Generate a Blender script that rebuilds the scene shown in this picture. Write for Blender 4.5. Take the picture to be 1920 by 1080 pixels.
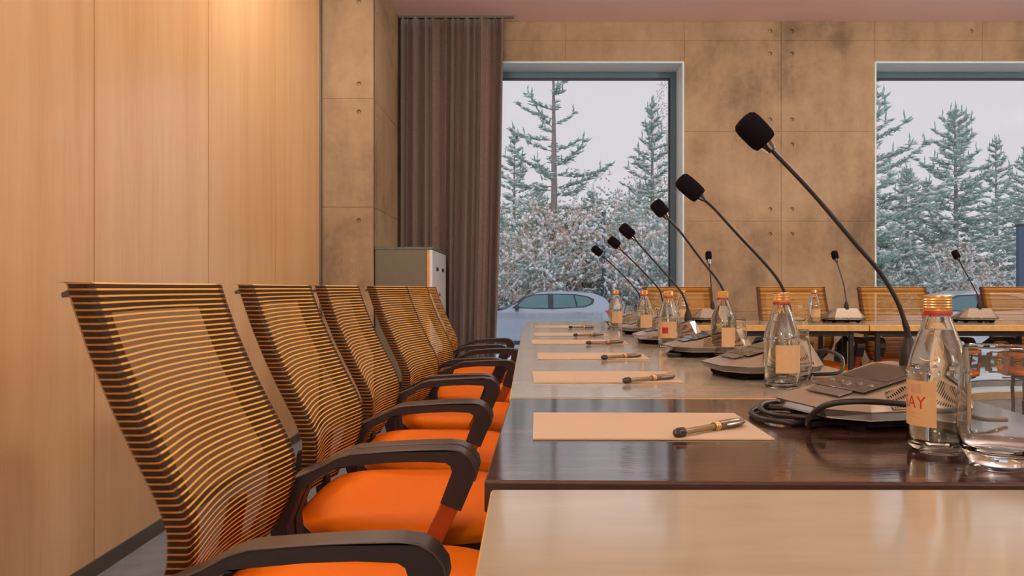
import bpy, math, random
import numpy as np
from mathutils import Vector, Matrix
from mathutils.geometry import tessellate_polygon
R = math.radians
for o in list(bpy.data.objects): bpy.data.objects.remove(o)
S = bpy.context.scene
COL = S.collection

# ------------------------------------------------------------------ camera, sky, exposure
CAMZ, F, CX, CY = 0.94, 1500.0, 992.0, 540.0
cam = bpy.data.objects.new('camera', bpy.data.cameras.new('camera'))
cam.location = (0, 0, CAMZ); cam.rotation_euler = (R(90), 0, 0)
cam.data.lens = F/1920*36; cam.data.sensor_width = 36
cam.data.shift_x = -(CX-960)/1920; cam.data.clip_start = .02; cam.data.clip_end = 300
COL.objects.link(cam); S.camera = cam
S.view_settings.view_transform = 'Standard'; S.view_settings.look = 'None'
S.view_settings.gamma = 1; S.view_settings.use_curve_mapping = False
S.view_settings.exposure = 0.0
W = bpy.data.worlds.new('overcast_sky'); S.world = W; W.use_nodes = True
bg = W.node_tree.nodes['Background']
bg.inputs[0].default_value = (.755, .70, .745, 1); bg.inputs[1].default_value = 1.0
LAMP = (1.0, .91, .80); FILL_W = 59.0  # colour and strength of the added fill globes

def at(px, py, Y):
    "world point seen at photograph pixel (px,py) at distance Y"
    return Vector(((px-CX)*Y/F, Y, CAMZ-(py-CY)*Y/F))

# ------------------------------------------------------------------ materials
def lin(c):
    return tuple((v/12.92 if v <= .04045 else ((v+.055)/1.055)**2.4) for v in [x/255 for x in c])
class N:
    def __init__(s, name):
        s.m = bpy.data.materials.new(name); s.m.use_nodes = True; s.t = s.m.node_tree
        s.b = s.t.nodes['Principled BSDF']; s.out = s.t.nodes['Material Output']
    def n(s, typ, **kw):
        x = s.t.nodes.new(typ)
        for k, v in kw.items(): setattr(x, k, v)
        return x
    def l(s, a, b): s.t.links.new(a, b)
    def coord(s, kind='Object', scale=(1, 1, 1), rot=(0, 0, 0)):
        c = s.n('ShaderNodeTexCoord'); mp = s.n('ShaderNodeMapping')
        mp.inputs['Scale'].default_value = scale; mp.inputs['Rotation'].default_value = rot
        s.l(c.outputs[kind], mp.inputs[0]); return mp.outputs[0]
    def noise(s, vec, scale, detail=4, rough=.55, dist=0):
        x = s.n('ShaderNodeTexNoise'); x.inputs['Scale'].default_value = scale
        x.inputs['Detail'].default_value = detail; x.inputs['Roughness'].default_value = rough
        x.inputs['Distortion'].default_value = dist
        s.l(vec, x.inputs['Vector']); return x.outputs['Fac']
    def ramp(s, fac, stops):
        x = s.n('ShaderNodeValToRGB'); e = x.color_ramp.elements
        while len(e) < len(stops): e.new(.5)
        for i, (p, c) in enumerate(stops):
            e[i].position = p; e[i].color = tuple(c)+(1,) if len(c) == 3 else c
        s.l(fac, x.inputs[0]); return x.outputs[0]
    def bump(s, h, strength=.2, dist=.01):
        x = s.n('ShaderNodeBump'); x.inputs['Strength'].default_value = strength
        x.inputs['Distance'].default_value = dist; s.l(h, x.inputs['Height']); s.l(x.outputs[0], s.b.inputs['Normal'])
    def set(s, **kw):
        for k, v in kw.items():
            k = {'col': 'Base Color', 'rough': 'Roughness', 'metal': 'Metallic', 'coat': 'Coat Weight', 'coatr': 'Coat Roughness',
                 'spec': 'Specular IOR Level', 'ior': 'IOR', 'trans': 'Transmission Weight', 'sheen': 'Sheen Weight', 'alpha': 'Alpha', 'ecol': 'Emission Color', 'emit': 'Emission Strength'}[k]
            s.b.inputs[k].default_value = (tuple(v)+(1,)) if isinstance(v, tuple) and len(v) == 3 else v
        return s
def flat(name, rgb, rough=.5, var=.12, scale=40, bump=0, **kw):
    a = N(name); c = lin(rgb); a.set(rough=rough, **kw)
    f = a.noise(a.coord(), scale)
    a.l(a.ramp(f, [(.3, tuple(v*(1-var) for v in c)), (.7, tuple(min(1, v*(1+var)) for v in c))]), a.b.inputs['Base Color'])
    if bump: a.bump(f, bump, .002)
    return a.m
M = {}
def wood(name, c0, c1, c2, sc, rough, grain, coat=0, bump=.05, rot=(0, 0, 0), ior=1.5, coatr=.1):
    a = N(name); v = a.coord('Object', sc, rot)
    f1 = a.noise(v, 1.0, 6, .6, .6); f2 = a.noise(v, grain, 3, .7)
    mx = a.n('ShaderNodeMath', operation='MULTIPLY_ADD'); mx.inputs[1].default_value = .35
    a.l(f2, mx.inputs[0]); a.l(f1, mx.inputs[2])
    a.l(a.ramp(mx.outputs[0], [(.45, lin(c0)), (.68, lin(c1)), (.88, lin(c2))]), a.b.inputs['Base Color'])
    a.set(rough=rough, coat=coat, coatr=coatr, ior=ior); a.bump(f2, bump, .001); return a.m
M['wall_wood'] = wood('warm_wood_panel', (222, 174, 118), (230, 186, 132), (234, 194, 142), (6, 6, .35), .24, 9, 0, .015, ior=2.3)
M['table'] = wood('pale_maple_laminate', (160, 150, 130), (174, 165, 146), (182, 174, 156), (1.2, 6, 6), .12, 5, 0, .012, ior=2.1)
M['dark_table'] = wood('dark_wenge_laminate', (40, 22, 18), (62, 38, 32), (100, 74, 66), (3.2, 26, 26), .09, 5, 0, .16, rot=(0, 0, R(-38)), ior=2.9)
M['edge'] = flat('maple_edge_band', (216, 170, 100), .45)
M['dark_edge'] = flat('dark_edge_band', (58, 36, 32), .45)
def concrete(name, a0, a1, a2):
    a = N(name); v = a.coord('Object')
    big = a.noise(v, 1.3, 5, .6, .4); fine = a.noise(v, 22, 8, .7)
    st = a.noise(a.coord('Object', (6, 6, .9)), 1.2, 4, .6)
    m1 = a.n('ShaderNodeMath', operation='MULTIPLY_ADD'); m1.inputs[1].default_value = .22; a.l(fine, m1.inputs[0]); a.l(big, m1.inputs[2])
    m2 = a.n('ShaderNodeMath', operation='MULTIPLY_ADD'); m2.inputs[1].default_value = .3; a.l(st, m2.inputs[0]); a.l(m1.outputs[0], m2.inputs[2])
    a.l(a.ramp(m2.outputs[0], [(.55, lin(a0)), (.74, lin(a1)), (.92, lin(a2))]), a.b.inputs['Base Color'])
    a.set(rough=.62, spec=.4); a.bump(fine, .25, .004); return a.m
M['concrete'] = concrete('cast_concrete', (126, 106, 84), (168, 144, 114), (186, 162, 130))
M['ceiling'] = flat('salmon_ceiling_paint', (255, 222, 218), .7, .03, 3)
M['wall_plain'] = flat('warm_white_plaster', (205, 190, 170), .8, .03, 3)
M['joint'] = flat('dark_joint', (96, 76, 60), .9)
M['gap'] = flat('panel_gap', (70, 42, 20), .8)
M['alu'] = flat('brushed_aluminium', (120, 116, 104), .42, .05, 60, metal=.8)
M['frame_dark'] = flat('window_frame_metal', (92, 118, 136), .4, .05, 60, metal=.2)
M['reveal'] = flat('pale_window_reveal', (222, 240, 250), .5, .03, 20)
def carpet():
    a = N('grey_carpet'); v = a.coord(); f = a.noise(v, 260, 4, .8); g = a.noise(v, 8, 3)
    m1 = a.n('ShaderNodeMath', operation='MULTIPLY_ADD'); m1.inputs[1].default_value = .3; a.l(g, m1.inputs[0]); a.l(f, m1.inputs[2])
    a.l(a.ramp(m1.outputs[0], [(.45, lin((98, 104, 112))), (.85, lin((158, 166, 176)))]), a.b.inputs['Base Color'])
    a.set(rough=.95, spec=.1); a.bump(f, .6, .004); return a.m
M['carpet'] = carpet()
def curtain_m():
    a = N('brown_curtain_cloth'); v = a.coord('Object', (1, 1, .25)); f = a.noise(v, 240, 4, .7)
    a.l(a.ramp(f, [(.3, lin((98, 80, 74))), (.7, lin((142, 118, 110)))]), a.b.inputs['Base Color'])
    a.set(rough=.9, spec=.15, sheen=.35); a.bump(f, .3, .002); return a.m
M['curtain'] = curtain_m()
def pane_m(name, tint, ior=1.5):
    a = N(name); t = a.n('ShaderNodeBsdfTransparent'); t.inputs[0].default_value = tint+(1,)
    g = a.n('ShaderNodeBsdfGlossy'); g.inputs['Roughness'].default_value = 0.0
    fr = a.n('ShaderNodeFresnel'); fr.inputs[0].default_value = ior
    mx = a.n('ShaderNodeMixShader'); a.l(fr.outputs[0], mx.inputs[0]); a.l(t.outputs[0], mx.inputs[1]); a.l(g.outputs[0], mx.inputs[2])
    a.l(mx.outputs[0], a.out.inputs[0]); return a.m
M['pane'] = pane_m('window_glass', (.96, .985, .985), 1.3)
def glass_m(name, col, ior=1.45, rough=0):
    a = N(name); g = a.n('ShaderNodeBsdfGlass'); g.inputs['Color'].default_value = col+(1,)
    g.inputs['IOR'].default_value = ior; g.inputs['Roughness'].default_value = rough
    a.l(g.outputs[0], a.out.inputs[0]); return a.m
M['glass'] = glass_m('clear_glass', (.985, .99, .985)); M['water'] = glass_m('water', (.99, .99, .97), 1.333)
M['gold'] = flat('gold_cap_metal', (216, 172, 112), .32, .06, 200, metal=.75)
M['red'] = flat('red_seal', (190, 30, 40), .45)
M['label'] = flat('beige_bottle_label', (198, 164, 122), .6, .05, 60)
M['label_red'] = flat('label_red_ink', (176, 40, 36), .6)
M['label_faint'] = flat('label_faint_ink', (176, 140, 120), .6)
M['orange'] = flat('orange_upholstery', (255, 128, 2), .6, .03, 120, bump=.05, spec=.2)
M['seat_side'] = flat('seat_shell_red', (150, 40, 20), .6)
M['black'] = flat('black_plastic', (24, 21, 22), .38, .1, 500, bump=.15, spec=.45)
M['black_matte'] = flat('black_textured_plastic', (34, 26, 32), .62, .15, 500, bump=.25)
M['chair_grey'] = flat('grey_black_plastic', (66, 58, 52), .36, .06, 300, bump=.05, spec=.7)
M['foam'] = flat('black_foam', (24, 18, 26), 1.0, .4, 700, bump=.8, spec=.1)
M['chrome'] = flat('polished_metal', (190, 186, 178), .18, .05, 50, metal=1.0)
M['gun'] = flat('bronze_grey_metal', (176, 164, 146), .33, .04, 60, metal=.6)
M['gun_edge'] = flat('grey_metal_edge', (134, 132, 130), .25, .04, 60, metal=.6)
M['screen'] = flat('display_glass', (70, 64, 60), .08, .05, 40, ior=2.0)
M['panel'] = flat('control_panel', (92, 84, 78), .14, .05, 40, ior=2.0, metal=.3)
M['button'] = flat('button_grey', (120, 112, 106), .3, .05, 40, metal=.5)
M['jack'] = flat('brass_jack', (200, 190, 60), .3, .05, 40, metal=.4)
def grille():
    a = N('perforated_grille'); c = a.n('ShaderNodeTexCoord'); mp = a.n('ShaderNodeMapping'); mp.inputs['Scale'].default_value = (240, 240, 240)
    a.l(c.outputs['UV'], mp.inputs[0]); v = a.n('ShaderNodeTexVoronoi'); v.inputs['Scale'].default_value = 1; v.inputs['Randomness'].default_value = 0
    a.l(mp.outputs[0], v.inputs['Vector'])
    a.l(a.ramp(v.outputs['Distance'], [(.27, lin((34, 26, 22))), (.33, lin((166, 148, 122)))]), a.b.inputs['Base Color'])
    a.set(rough=.32, metal=.7); a.bump(v.outputs['Distance'], .1, .001); return a.m
M['grille'] = grille()
M['paper'] = flat('cream_paper', (194, 174, 148), .7, .02, 8)
M['pen'] = flat('smoky_pen_barrel', (150, 124, 96), .2, .1, 60, metal=.3)
M['pen_dark'] = flat('dark_pen_cap', (52, 38, 38), .25, .1, 60)
M['pen_cap'] = flat('grey_pen_cap', (122, 104, 92), .25, .1, 60, metal=.3)
M['cab'] = flat('grey_green_cabinet', (112, 108, 92), .6, .04, 30)
M['cab_door'] = flat('white_cabinet_door', (222, 228, 234), .4, .02, 20)
M['cab_edge'] = flat('wood_cabinet_edge', (214, 160, 100), .5)
def mesh_fabric():
    a = N('striped_mesh_fabric'); uv = a.n('ShaderNodeUVMap'); sp = a.n('ShaderNodeSeparateXYZ'); a.l(uv.outputs[0], sp.inputs[0])
    mu = a.n('ShaderNodeMath', operation='MULTIPLY'); mu.inputs[1].default_value = 54; a.l(sp.outputs['Y'], mu.inputs[0])
    fr = a.n('ShaderNodeMath', operation='FRACT'); a.l(mu.outputs[0], fr.inputs[0])
    stripe = a.ramp(fr.outputs[0], [(0, (0, 0, 0)), (.12, (1, 1, 1)), (.30, (1, 1, 1)), (.44, (0, 0, 0))])
    # stitches on the wrapped rim (u beyond 0..1) break the stripes into dashes
    mc = a.n('ShaderNodeMix', data_type='RGBA'); a.l(stripe, mc.inputs['Factor'])
    mc.inputs['A'].default_value = lin((64, 42, 30))+(1,); mc.inputs['B'].default_value = lin((255, 190, 66))+(1,)
    ux = a.n('ShaderNodeMath', operation='SUBTRACT'); ux.inputs[1].default_value = .5; a.l(sp.outputs['X'], ux.inputs[0])
    ua = a.n('ShaderNodeMath', operation='ABSOLUTE'); a.l(ux.outputs[0], ua.inputs[0])
    rim = a.ramp(ua.outputs[0], [(.455, (1, 1, 1)), (.47, (.36, .26, .26))])
    mm = a.n('ShaderNodeMix', data_type='RGBA', blend_type='MULTIPLY'); mm.inputs['Factor'].default_value = 1
    a.l(mc.outputs['Result'], mm.inputs['A']); a.l(rim, mm.inputs['B'])
    a.l(mm.outputs['Result'], a.b.inputs['Base Color']); a.set(rough=.7, spec=.2)
    # knitted yarn: fine open weave between the stripes
    mr = a.n('ShaderNodeMapRange'); mr.inputs['To Min'].default_value = .58; mr.inputs['To Max'].default_value = .88
    a.l(stripe, mr.inputs[0]); a.l(mr.outputs[0], a.b.inputs['Alpha'])
    return a.m
M['mesh'] = mesh_fabric()
M['snow'] = flat('snow', (250, 252, 255), .8, .03, 5)
M['needle'] = flat('hazy_conifer_needles', (150, 190, 180), .8, .35, 3)  # outdoor haze put into the needle colour
M['needle2'] = flat('hazy_pale_needles', (168, 204, 194), .8, .3, 3)  # same haze put into a lighter needle tone
M['bark'] = flat('bark', (156, 148, 146), .9, .3, 10)
M['twig'] = flat('snowy_twig', (196, 196, 200), .9, .3, 6)
M['rust'] = flat('rust_leaves', (214, 176, 150), .9, .3, 3)
M['birch'] = flat('pale_dry_leaves', (222, 206, 188), .9, .2, 3)
M['snow_ground'] = flat('trodden_snow', (214, 222, 232), .8, .14, .8, bump=.3)
M['fence_w'] = flat('grey_low_wall', (150, 158, 162), .8, .1, 3)
M['car'] = flat('silver_car_paint', (176, 190, 206), .25, .02, 5, metal=.45, coat=1)
M['car_b'] = flat('white_silver_car_paint', (206, 214, 226), .25, .02, 5, metal=.3, coat=1)
M['car_glass'] = flat('car_glass', (84, 128, 138), .08, .05, 3, spec=.9)
M['car_trim'] = flat('car_black_trim', (60, 66, 78), .5)
M['tyre'] = flat('tyre', (58, 62, 72), .9)
M['tail'] = flat('tail_lamp', (236, 60, 80), .3)
M['post'] = flat('blue_grey_post', (72, 98, 124), .5)
def emis(name, col, s):
    a = N(name); e = a.n('ShaderNodeEmission'); e.inputs[0].default_value = col+(1,); e.inputs[1].default_value = s
    a.l(e.outputs[0], a.out.inputs[0]); return a.m
M['fill_lamp'] = emis('fill_glow', LAMP, FILL_W)  # glow of the unseen, added fill globes

# ------------------------------------------------------------------ mesh helpers
class MB:
    def __init__(s): s.v = []; s.f = []; s.uv = None
    def add(s, vs, fs):
        n = len(s.v); s.v += [tuple(v) for v in vs]; s.f += [tuple(i+n for i in f) for f in fs]; return s
    def box(s, a, b, mtx=None):
        (x0, y0, z0), (x1, y1, z1) = a, b
        vs = [Vector(p) for p in ((x0, y0, z0), (x1, y0, z0), (x1, y1, z0), (x0, y1, z0), (x0, y0, z1), (x1, y0, z1), (x1, y1, z1), (x0, y1, z1))]
        if mtx: vs = [mtx @ v for v in vs]
        return s.add(vs, [(0, 3, 2, 1), (4, 5, 6, 7), (0, 1, 5, 4), (1, 2, 6, 5), (2, 3, 7, 6), (3, 0, 4, 7)])
    def tube(s, pts, rad, n=8, cap=True):
        pts = [Vector(p) for p in pts]; rad = rad if isinstance(rad, (list, tuple)) else [rad]*len(pts)
        vs = []; fs = []; up = None
        for i, p in enumerate(pts):
            t = (pts[min(i+1, len(pts)-1)]-pts[max(i-1, 0)]).normalized()
            if up is None: up = t.orthogonal().normalized()
            up = (up-t*up.dot(t)).normalized(); sd = t.cross(up)
            for k in range(n):
                a = 2*math.pi*k/n; vs.append(p+(up*math.cos(a)+sd*math.sin(a))*rad[i])
        for i in range(len(pts)-1):
            for k in range(n):
                k2 = (k+1) % n; fs.append((i*n+k, i*n+k2, (i+1)*n+k2, (i+1)*n+k))
        if cap: fs.append(tuple(range(n))[::-1]); fs.append(tuple((len(pts)-1)*n+k for k in range(n)))
        return s.add(vs, fs)
    def lathe(s, prof, n=32, mtx=None, closed=False):
        vs = []; fs = []; m = len(prof)
        for r, z in prof:
            for k in range(n):
                a = 2*math.pi*k/n; v = Vector((max(r, 1e-5)*math.cos(a), max(r, 1e-5)*math.sin(a), z)); vs.append(mtx @ v if mtx else v)
        for i in range(m if closed else m-1):
            j = (i+1) % m
            for k in range(n):
                k2 = (k+1) % n; fs.append((i*n+k, i*n+k2, j*n+k2, j*n+k))
        if not closed: fs.append(tuple(range(n))[::-1]); fs.append(tuple((m-1)*n+k for k in range(n)))
        return s.add(vs, fs)
    def prism(s, poly, d0, d1, fn):
        "poly 2D extruded from d0 to d1, fn(a,b,d)->xyz"
        n = len(poly); tri = tessellate_polygon([[Vector((a, b, 0)) for a, b in poly]])
        vs = [fn(a, b, d0) for a, b in poly]+[fn(a, b, d1) for a, b in poly]
        fs = [tuple(t) for t in tri]+[tuple(i+n for i in t[::-1]) for t in tri]
        fs += [(i, (i+1) % n, (i+1) % n+n, i+n) for i in range(n)]
        return s.add(vs, fs)
    def ring(s, outer, inner, d0, d1, fn):
        "prism with one hole; outer and inner have the same point count"
        n = len(outer); vs = [fn(a, b, d) for d in (d0, d1) for P in (outer, inner) for a, b in P]; fs = []
        for i in range(n):
            j = (i+1) % n
            fs += [(i, j, n+j, n+i), (2*n+i, 3*n+i, 3*n+j, 2*n+j), (i, 2*n+i, 2*n+j, j), (n+i, n+j, 3*n+j, 3*n+i)]
        return s.add(vs, fs)
    def build(s, name, mat, parent=None, smooth=False, bevel=0, seg=2, loc=None, rot=None, fix=True):
        me = bpy.data.meshes.new(name); me.from_pydata(s.v, [], s.f); me.validate()
        if fix:
            import bmesh
            b = bmesh.new(); b.from_mesh(me); bmesh.ops.recalc_face_normals(b, faces=b.faces); b.to_mesh(me); b.free()
        if s.uv:
            l = me.uv_layers.new(name='UVMap')
            for i, lp in enumerate(me.loops): l.data[i].uv = s.uv[lp.vertex_index]
        me.materials.append(mat)
        if smooth:
            me.shade_smooth()
            if smooth != 'full': me.set_sharp_from_angle(angle=R(40))
        o = bpy.data.objects.new(name, me); COL.objects.link(o); o.parent = parent
        if loc is not None: o.location = loc
        if rot is not None: o.rotation_euler = rot
        if bevel:
            md = o.modifiers.new('bevel', 'BEVEL'); md.width = bevel; md.segments = seg; md.limit_method = 'ANGLE'; md.angle_limit = R(35)
            me.shade_smooth(); me.set_sharp_from_angle(angle=R(40))
        return o
def empty(name, loc=(0, 0, 0), rz=0, parent=None):
    o = bpy.data.objects.new(name, None); COL.objects.link(o); o.location = loc; o.rotation_euler = (0, 0, rz); o.empty_display_size = .1; o.parent = parent; return o
def tag(o, label=None, cat=None, group=None, kind=None):
    if label: o['label'] = label
    if cat: o['category'] = cat
    if group: o['group'] = group
    if kind: o['kind'] = kind
    return o
def copy_tree(o, parent=None):
    c = o.copy(); COL.objects.link(c); c.parent = parent
    for ch in kids.get(o, []): copy_tree(ch, c)
    return c
kids = {}
def index_kids():
    kids.clear()
    for o in bpy.data.objects:
        if o.parent: kids.setdefault(o.parent, []).append(o)
def smooth_path(pts, n=8):
    "Catmull-Rom through pts"
    P = [Vector(p) for p in pts]; P = [P[0]*2-P[1]]+P+[P[-1]*2-P[-2]]; out = []
    for i in range(1, len(P)-2):
        for k in range(n):
            t = k/n; a, b, c, d = P[i-1:i+3]
            out.append(.5*((2*b)+(c-a)*t+(2*a-5*b+4*c-d)*t*t+(3*b-a-3*c+d)*t**3))
    out.append(P[-2]); return out
def struct(o): o['kind'] = 'structure'; return o

# ------------------------------------------------------------------ room shell
XL, XP, YW, ZC = -1.415, -1.06, 6.6, 3.14       # wood wall, pillar face, window wall, ceiling
YP = 5.45; XR, YB = 7.4, -3.0
struct(MB().box((XL-.3, YB, -.3), (XR, YW+.33, 0)).build('floor', M['carpet']))
struct(MB().box((XL-.3, YB, ZC), (XR, YW+.4, ZC+.2)).build('ceiling', M['ceiling']))
struct(MB().box((XR, YB, -.3), (XR+.2, YW+.4, ZC)).build('wall_right', M['wall_plain']))
struct(MB().box((XL-.3, YB-.2, -.3), (XR+.2, YB, ZC)).build('wall_rear', M['wall_plain']))
wl = struct(MB().box((XL-.3, YB, 0), (XL-.02, YP, ZC)).build('wall_left', M['gap']))
y = 5.39
while y > YB:
    y0 = max(y-.93+.007, YB)
    MB().box((XL-.02, y0, .055), (XL, y, ZC)).build('wood_panel', M['wall_wood'], wl)
    y -= .93
bb = struct(MB().box((XL-.02, YB, 0), (XL+.004, 5.39, .055)).build('baseboard_left', M['alu'], bevel=.002))
t1 = struct(MB().box((XL-.02, 5.392, 0), (XL+.012, 5.43, ZC)).build('trim_1', M['alu'], bevel=.002))

def holed_panel(a0, a1, b0, b1, holes, fn, name, parent, r=.017, dep=.03, th=.03, mat=None, bev=.004):
    "concrete formwork panel in the (a,b) plane with round tie holes; fn(a,b,d): d=0 face, d>0 into the wall"
    m = MB(); g = bev; n = 16
    outer = [(a0+g, b0+g), (a1-g, b0+g), (a1-g, b1-g), (a0+g, b1-g)]
    loops = [[Vector((p[0], p[1], 0)) for p in outer]]
    hs = [[(ha+r*math.cos(2*math.pi*k/n), hb+r*math.sin(2*math.pi*k/n)) for k in range(n)] for ha, hb in holes]
    loops += [[Vector((p[0], p[1], 0)) for p in h[::-1]] for h in hs]
    flatp = [(v.x, v.y) for L in loops for v in L]
    tri = tessellate_polygon(loops)
    m.add([fn(a, b, 0) for a, b in flatp], [tuple(t) for t in tri])
    ed = [(a0, b0), (a1, b0), (a1, b1), (a0, b1)]
    m.add([fn(a, b, 0) for a, b in outer]+[fn(a, b, bev) for a, b in ed]+[fn(a, b, th) for a, b in ed],
          [(i, (i+1) % 4, 4+(i+1) % 4, 4+i) for i in range(4)]+[(4+i, 4+(i+1) % 4, 8+(i+1) % 4, 8+i) for i in range(4)]+[(8, 9, 10, 11)])
    for h in hs:
        ca = sum(p[0] for p in h)/n; cb = sum(p[1] for p in h)/n
        inn = [(ca+(p[0]-ca)*.72, cb+(p[1]-cb)*.72) for p in h]
        m.add([fn(a, b, 0) for a, b in h]+[fn(a, b, dep*.6) for a, b in inn], [(i, (i+1) % n, n+(i+1) % n, n+i) for i in range(n)]+[tuple(range(n, 2*n))])
    me = m.build(name, mat or M['concrete'], parent, fix=False)
    import bmesh
    b = bmesh.new(); b.from_mesh(me.data); bmesh.ops.remove_doubles(b, verts=b.verts, dist=1e-5); bmesh.ops.recalc_face_normals(b, faces=b.faces); b.to_mesh(me.data); b.free()
    return me

# window wall: core (behind the panels) with the two openings, then formwork panels
WZ0, WZ1 = .06, 2.81
WIN = [(-.78, 1.28), (2.85, 4.92)]
core = MB(); gy0, gy1 = YW+.03, YW+.32
segs = [(XL-.3, WIN[0][0]), (WIN[0][1], WIN[1][0]), (WIN[1][1], XR)]
for a, b in segs: core.box((a, gy0, -.3), (b, gy1, ZC))
for a, b in WIN: core.box((a, gy0, -.3), (b, gy1, WZ0)); core.box((a, gy0, WZ1), (b, gy1, ZC))
wf = struct(core.build('wall_front', M['joint']))
fnw = lambda a, b, d: (a, YW+d, b)
ZJ = [0, .745, 1.49, 2.23, 2.98, ZC]
for a0, a1, hl, hr in [(XP, -.78, 0, 0), (1.28, 2.08, 0, 1), (2.08, 2.85, 1, 0), (4.92, 5.7, 0, 1), (5.7, 6.55, 1, 0), (6.55, XR, 0, 0)]:
    for i in range(5):
        z0, z1 = ZJ[i], ZJ[i+1]; hs = []
        if hr: hs += [(a1-.09, z1-.105)] if i < 4 else []
        if hr: hs += [(a1-.09, z0+.10)] if i < 4 else [(a1-.09, z0+.08)]
        if hl: hs += [(a0+.09, z1-.105)] if i < 4 else []
        if hl: hs += [(a0+.09, z0+.10)] if i < 4 else [(a0+.09, z0+.08)]
        holed_panel(a0, a1, z0, z1, hs, fnw, 'concrete_panel', wf)
for a0, a1 in [(-.78, .3), (.3, 1.28), (2.85, 3.74), (3.74, 4.92)]:
    holed_panel(a0, a1, WZ1, 2.98, [], fnw, 'concrete_panel', wf)
    holed_panel(a0, a1, 2.98, ZC, [(a1-.09, 3.06)] if a1 == 3.74 else [], fnw, 'concrete_panel', wf)
    holed_panel(a0, a1, 0, WZ0, [], fnw, 'concrete_panel', wf)
# concrete pillar beside the wood wall
pc = struct(MB().box((XL-.3, YP+.03, -.3), (XP-.03, YW+.05, ZC)).build('wall_pillar', M['joint']))
for i in range(5):
    z0, z1 = ZJ[i], ZJ[i+1]
    holed_panel(XL, XP, z0, z1, [(XP-.10, z1-.09), (XP-.10, z0+.10)][:1 if i in (2,) else 2] if i < 4 else [], lambda a, b, d: (a, YP+d, b), 'concrete_panel', pc)
    holed_panel(YP+.006, YW, z0, z1, [(YP+.12, z1-.10)] if i < 4 else [], lambda a, b, d: (XP-d, a, b), 'concrete_panel', pc)

for wi, (a, b) in enumerate(WIN):
    w = empty(f'window_{wi+1}', ((a+b)/2, YW+.3, WZ0)); struct(w)
    o = Vector(w.location); L = lambda p: tuple(Vector(p)-o)
    ry0, ry1, th = YW-.004, YW+.335, .016
    MB().box(L((a, ry0, WZ1-th)), L((b, ry1, WZ1))).build('head_reveal', M['reveal'], w, bevel=.002)
    MB().box(L((b-th, ry0, WZ0)), L((b, ry1, WZ1-th))).build('side_reveal', M['reveal'], w, bevel=.002)
    MB().box(L((a, ry0, WZ0)), L((a+th, ry1, WZ1-th))).build('side_reveal', M['reveal'], w, bevel=.002)
    MB().box(L((a, ry0, WZ0)), L((b, ry1, WZ0+th))).build('sill', M['reveal'], w, bevel=.002)
    fw = .05; fy0, fy1 = YW+.27, YW+.325
    sq = lambda x0, x1, z0, z1: [(x0, z0), (x1, z0), (x1, z1), (x0, z1)]
    fn = lambda x, z, d: L((x, d, z))
    MB().ring(sq(a+th, b-th, WZ0+th, WZ1-th), sq(a+th+fw, b-th-fw, WZ0+th+fw, WZ1-th-fw), fy0, fy1, fn).build('window_frame', M['frame_dark'], w, bevel=.003)
    MB().ring(sq(a+th+fw-.001, b-th-fw+.001, WZ0+th+fw-.001, WZ1-th-fw+.001), sq(a+th+fw+.014, b-th-fw-.014, WZ0+th+fw+.014, WZ1-th-fw-.014), fy0+.012, fy1-.01, fn).build('glazing_bead', M['car_trim'], w)
    g = MB(); xs = (a+th+fw, b-th-fw); zs = (WZ0+th+fw, WZ1-th-fw); gy = fy0+.03
    g.box(L((xs[0], gy, zs[0])), L((xs[1], gy+.006, zs[1]))).build('pane', M['pane'], w)

# added fill globes on rods, out of view, placed to brighten the room
for cx, cy, lr, dz in ((-.72, 3.8, .12, 0), (-.72, .9, .115, 0), (2.8, 3.8, .18, 0), (2.9, .9, .12, 0), (6.75, 3.7, .15, 0),
                       (-.75, -2.2, .18, .6), (3.4, -2.2, .19, .6), (5.6, -2.2, .17, .6)):
    t = empty('fill_light', (cx, cy, ZC)); t['kind'] = 'structure'
    MB().lathe([(.06, 0), (.06, -.02), (.012, -.025), (.012, -.17-dz), (.03, -.175-dz), (.03, -.19-dz)], 20).build('fill_globe_rod', M['alu'], t, smooth=True)
    MB().lathe([(lr*math.sin(a), -.185-dz-lr-lr*math.cos(a)) for a in np.linspace(0.02, 3.12, 16)], 24).build('fill_globe', M['fill_lamp'], t, smooth='full')

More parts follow.
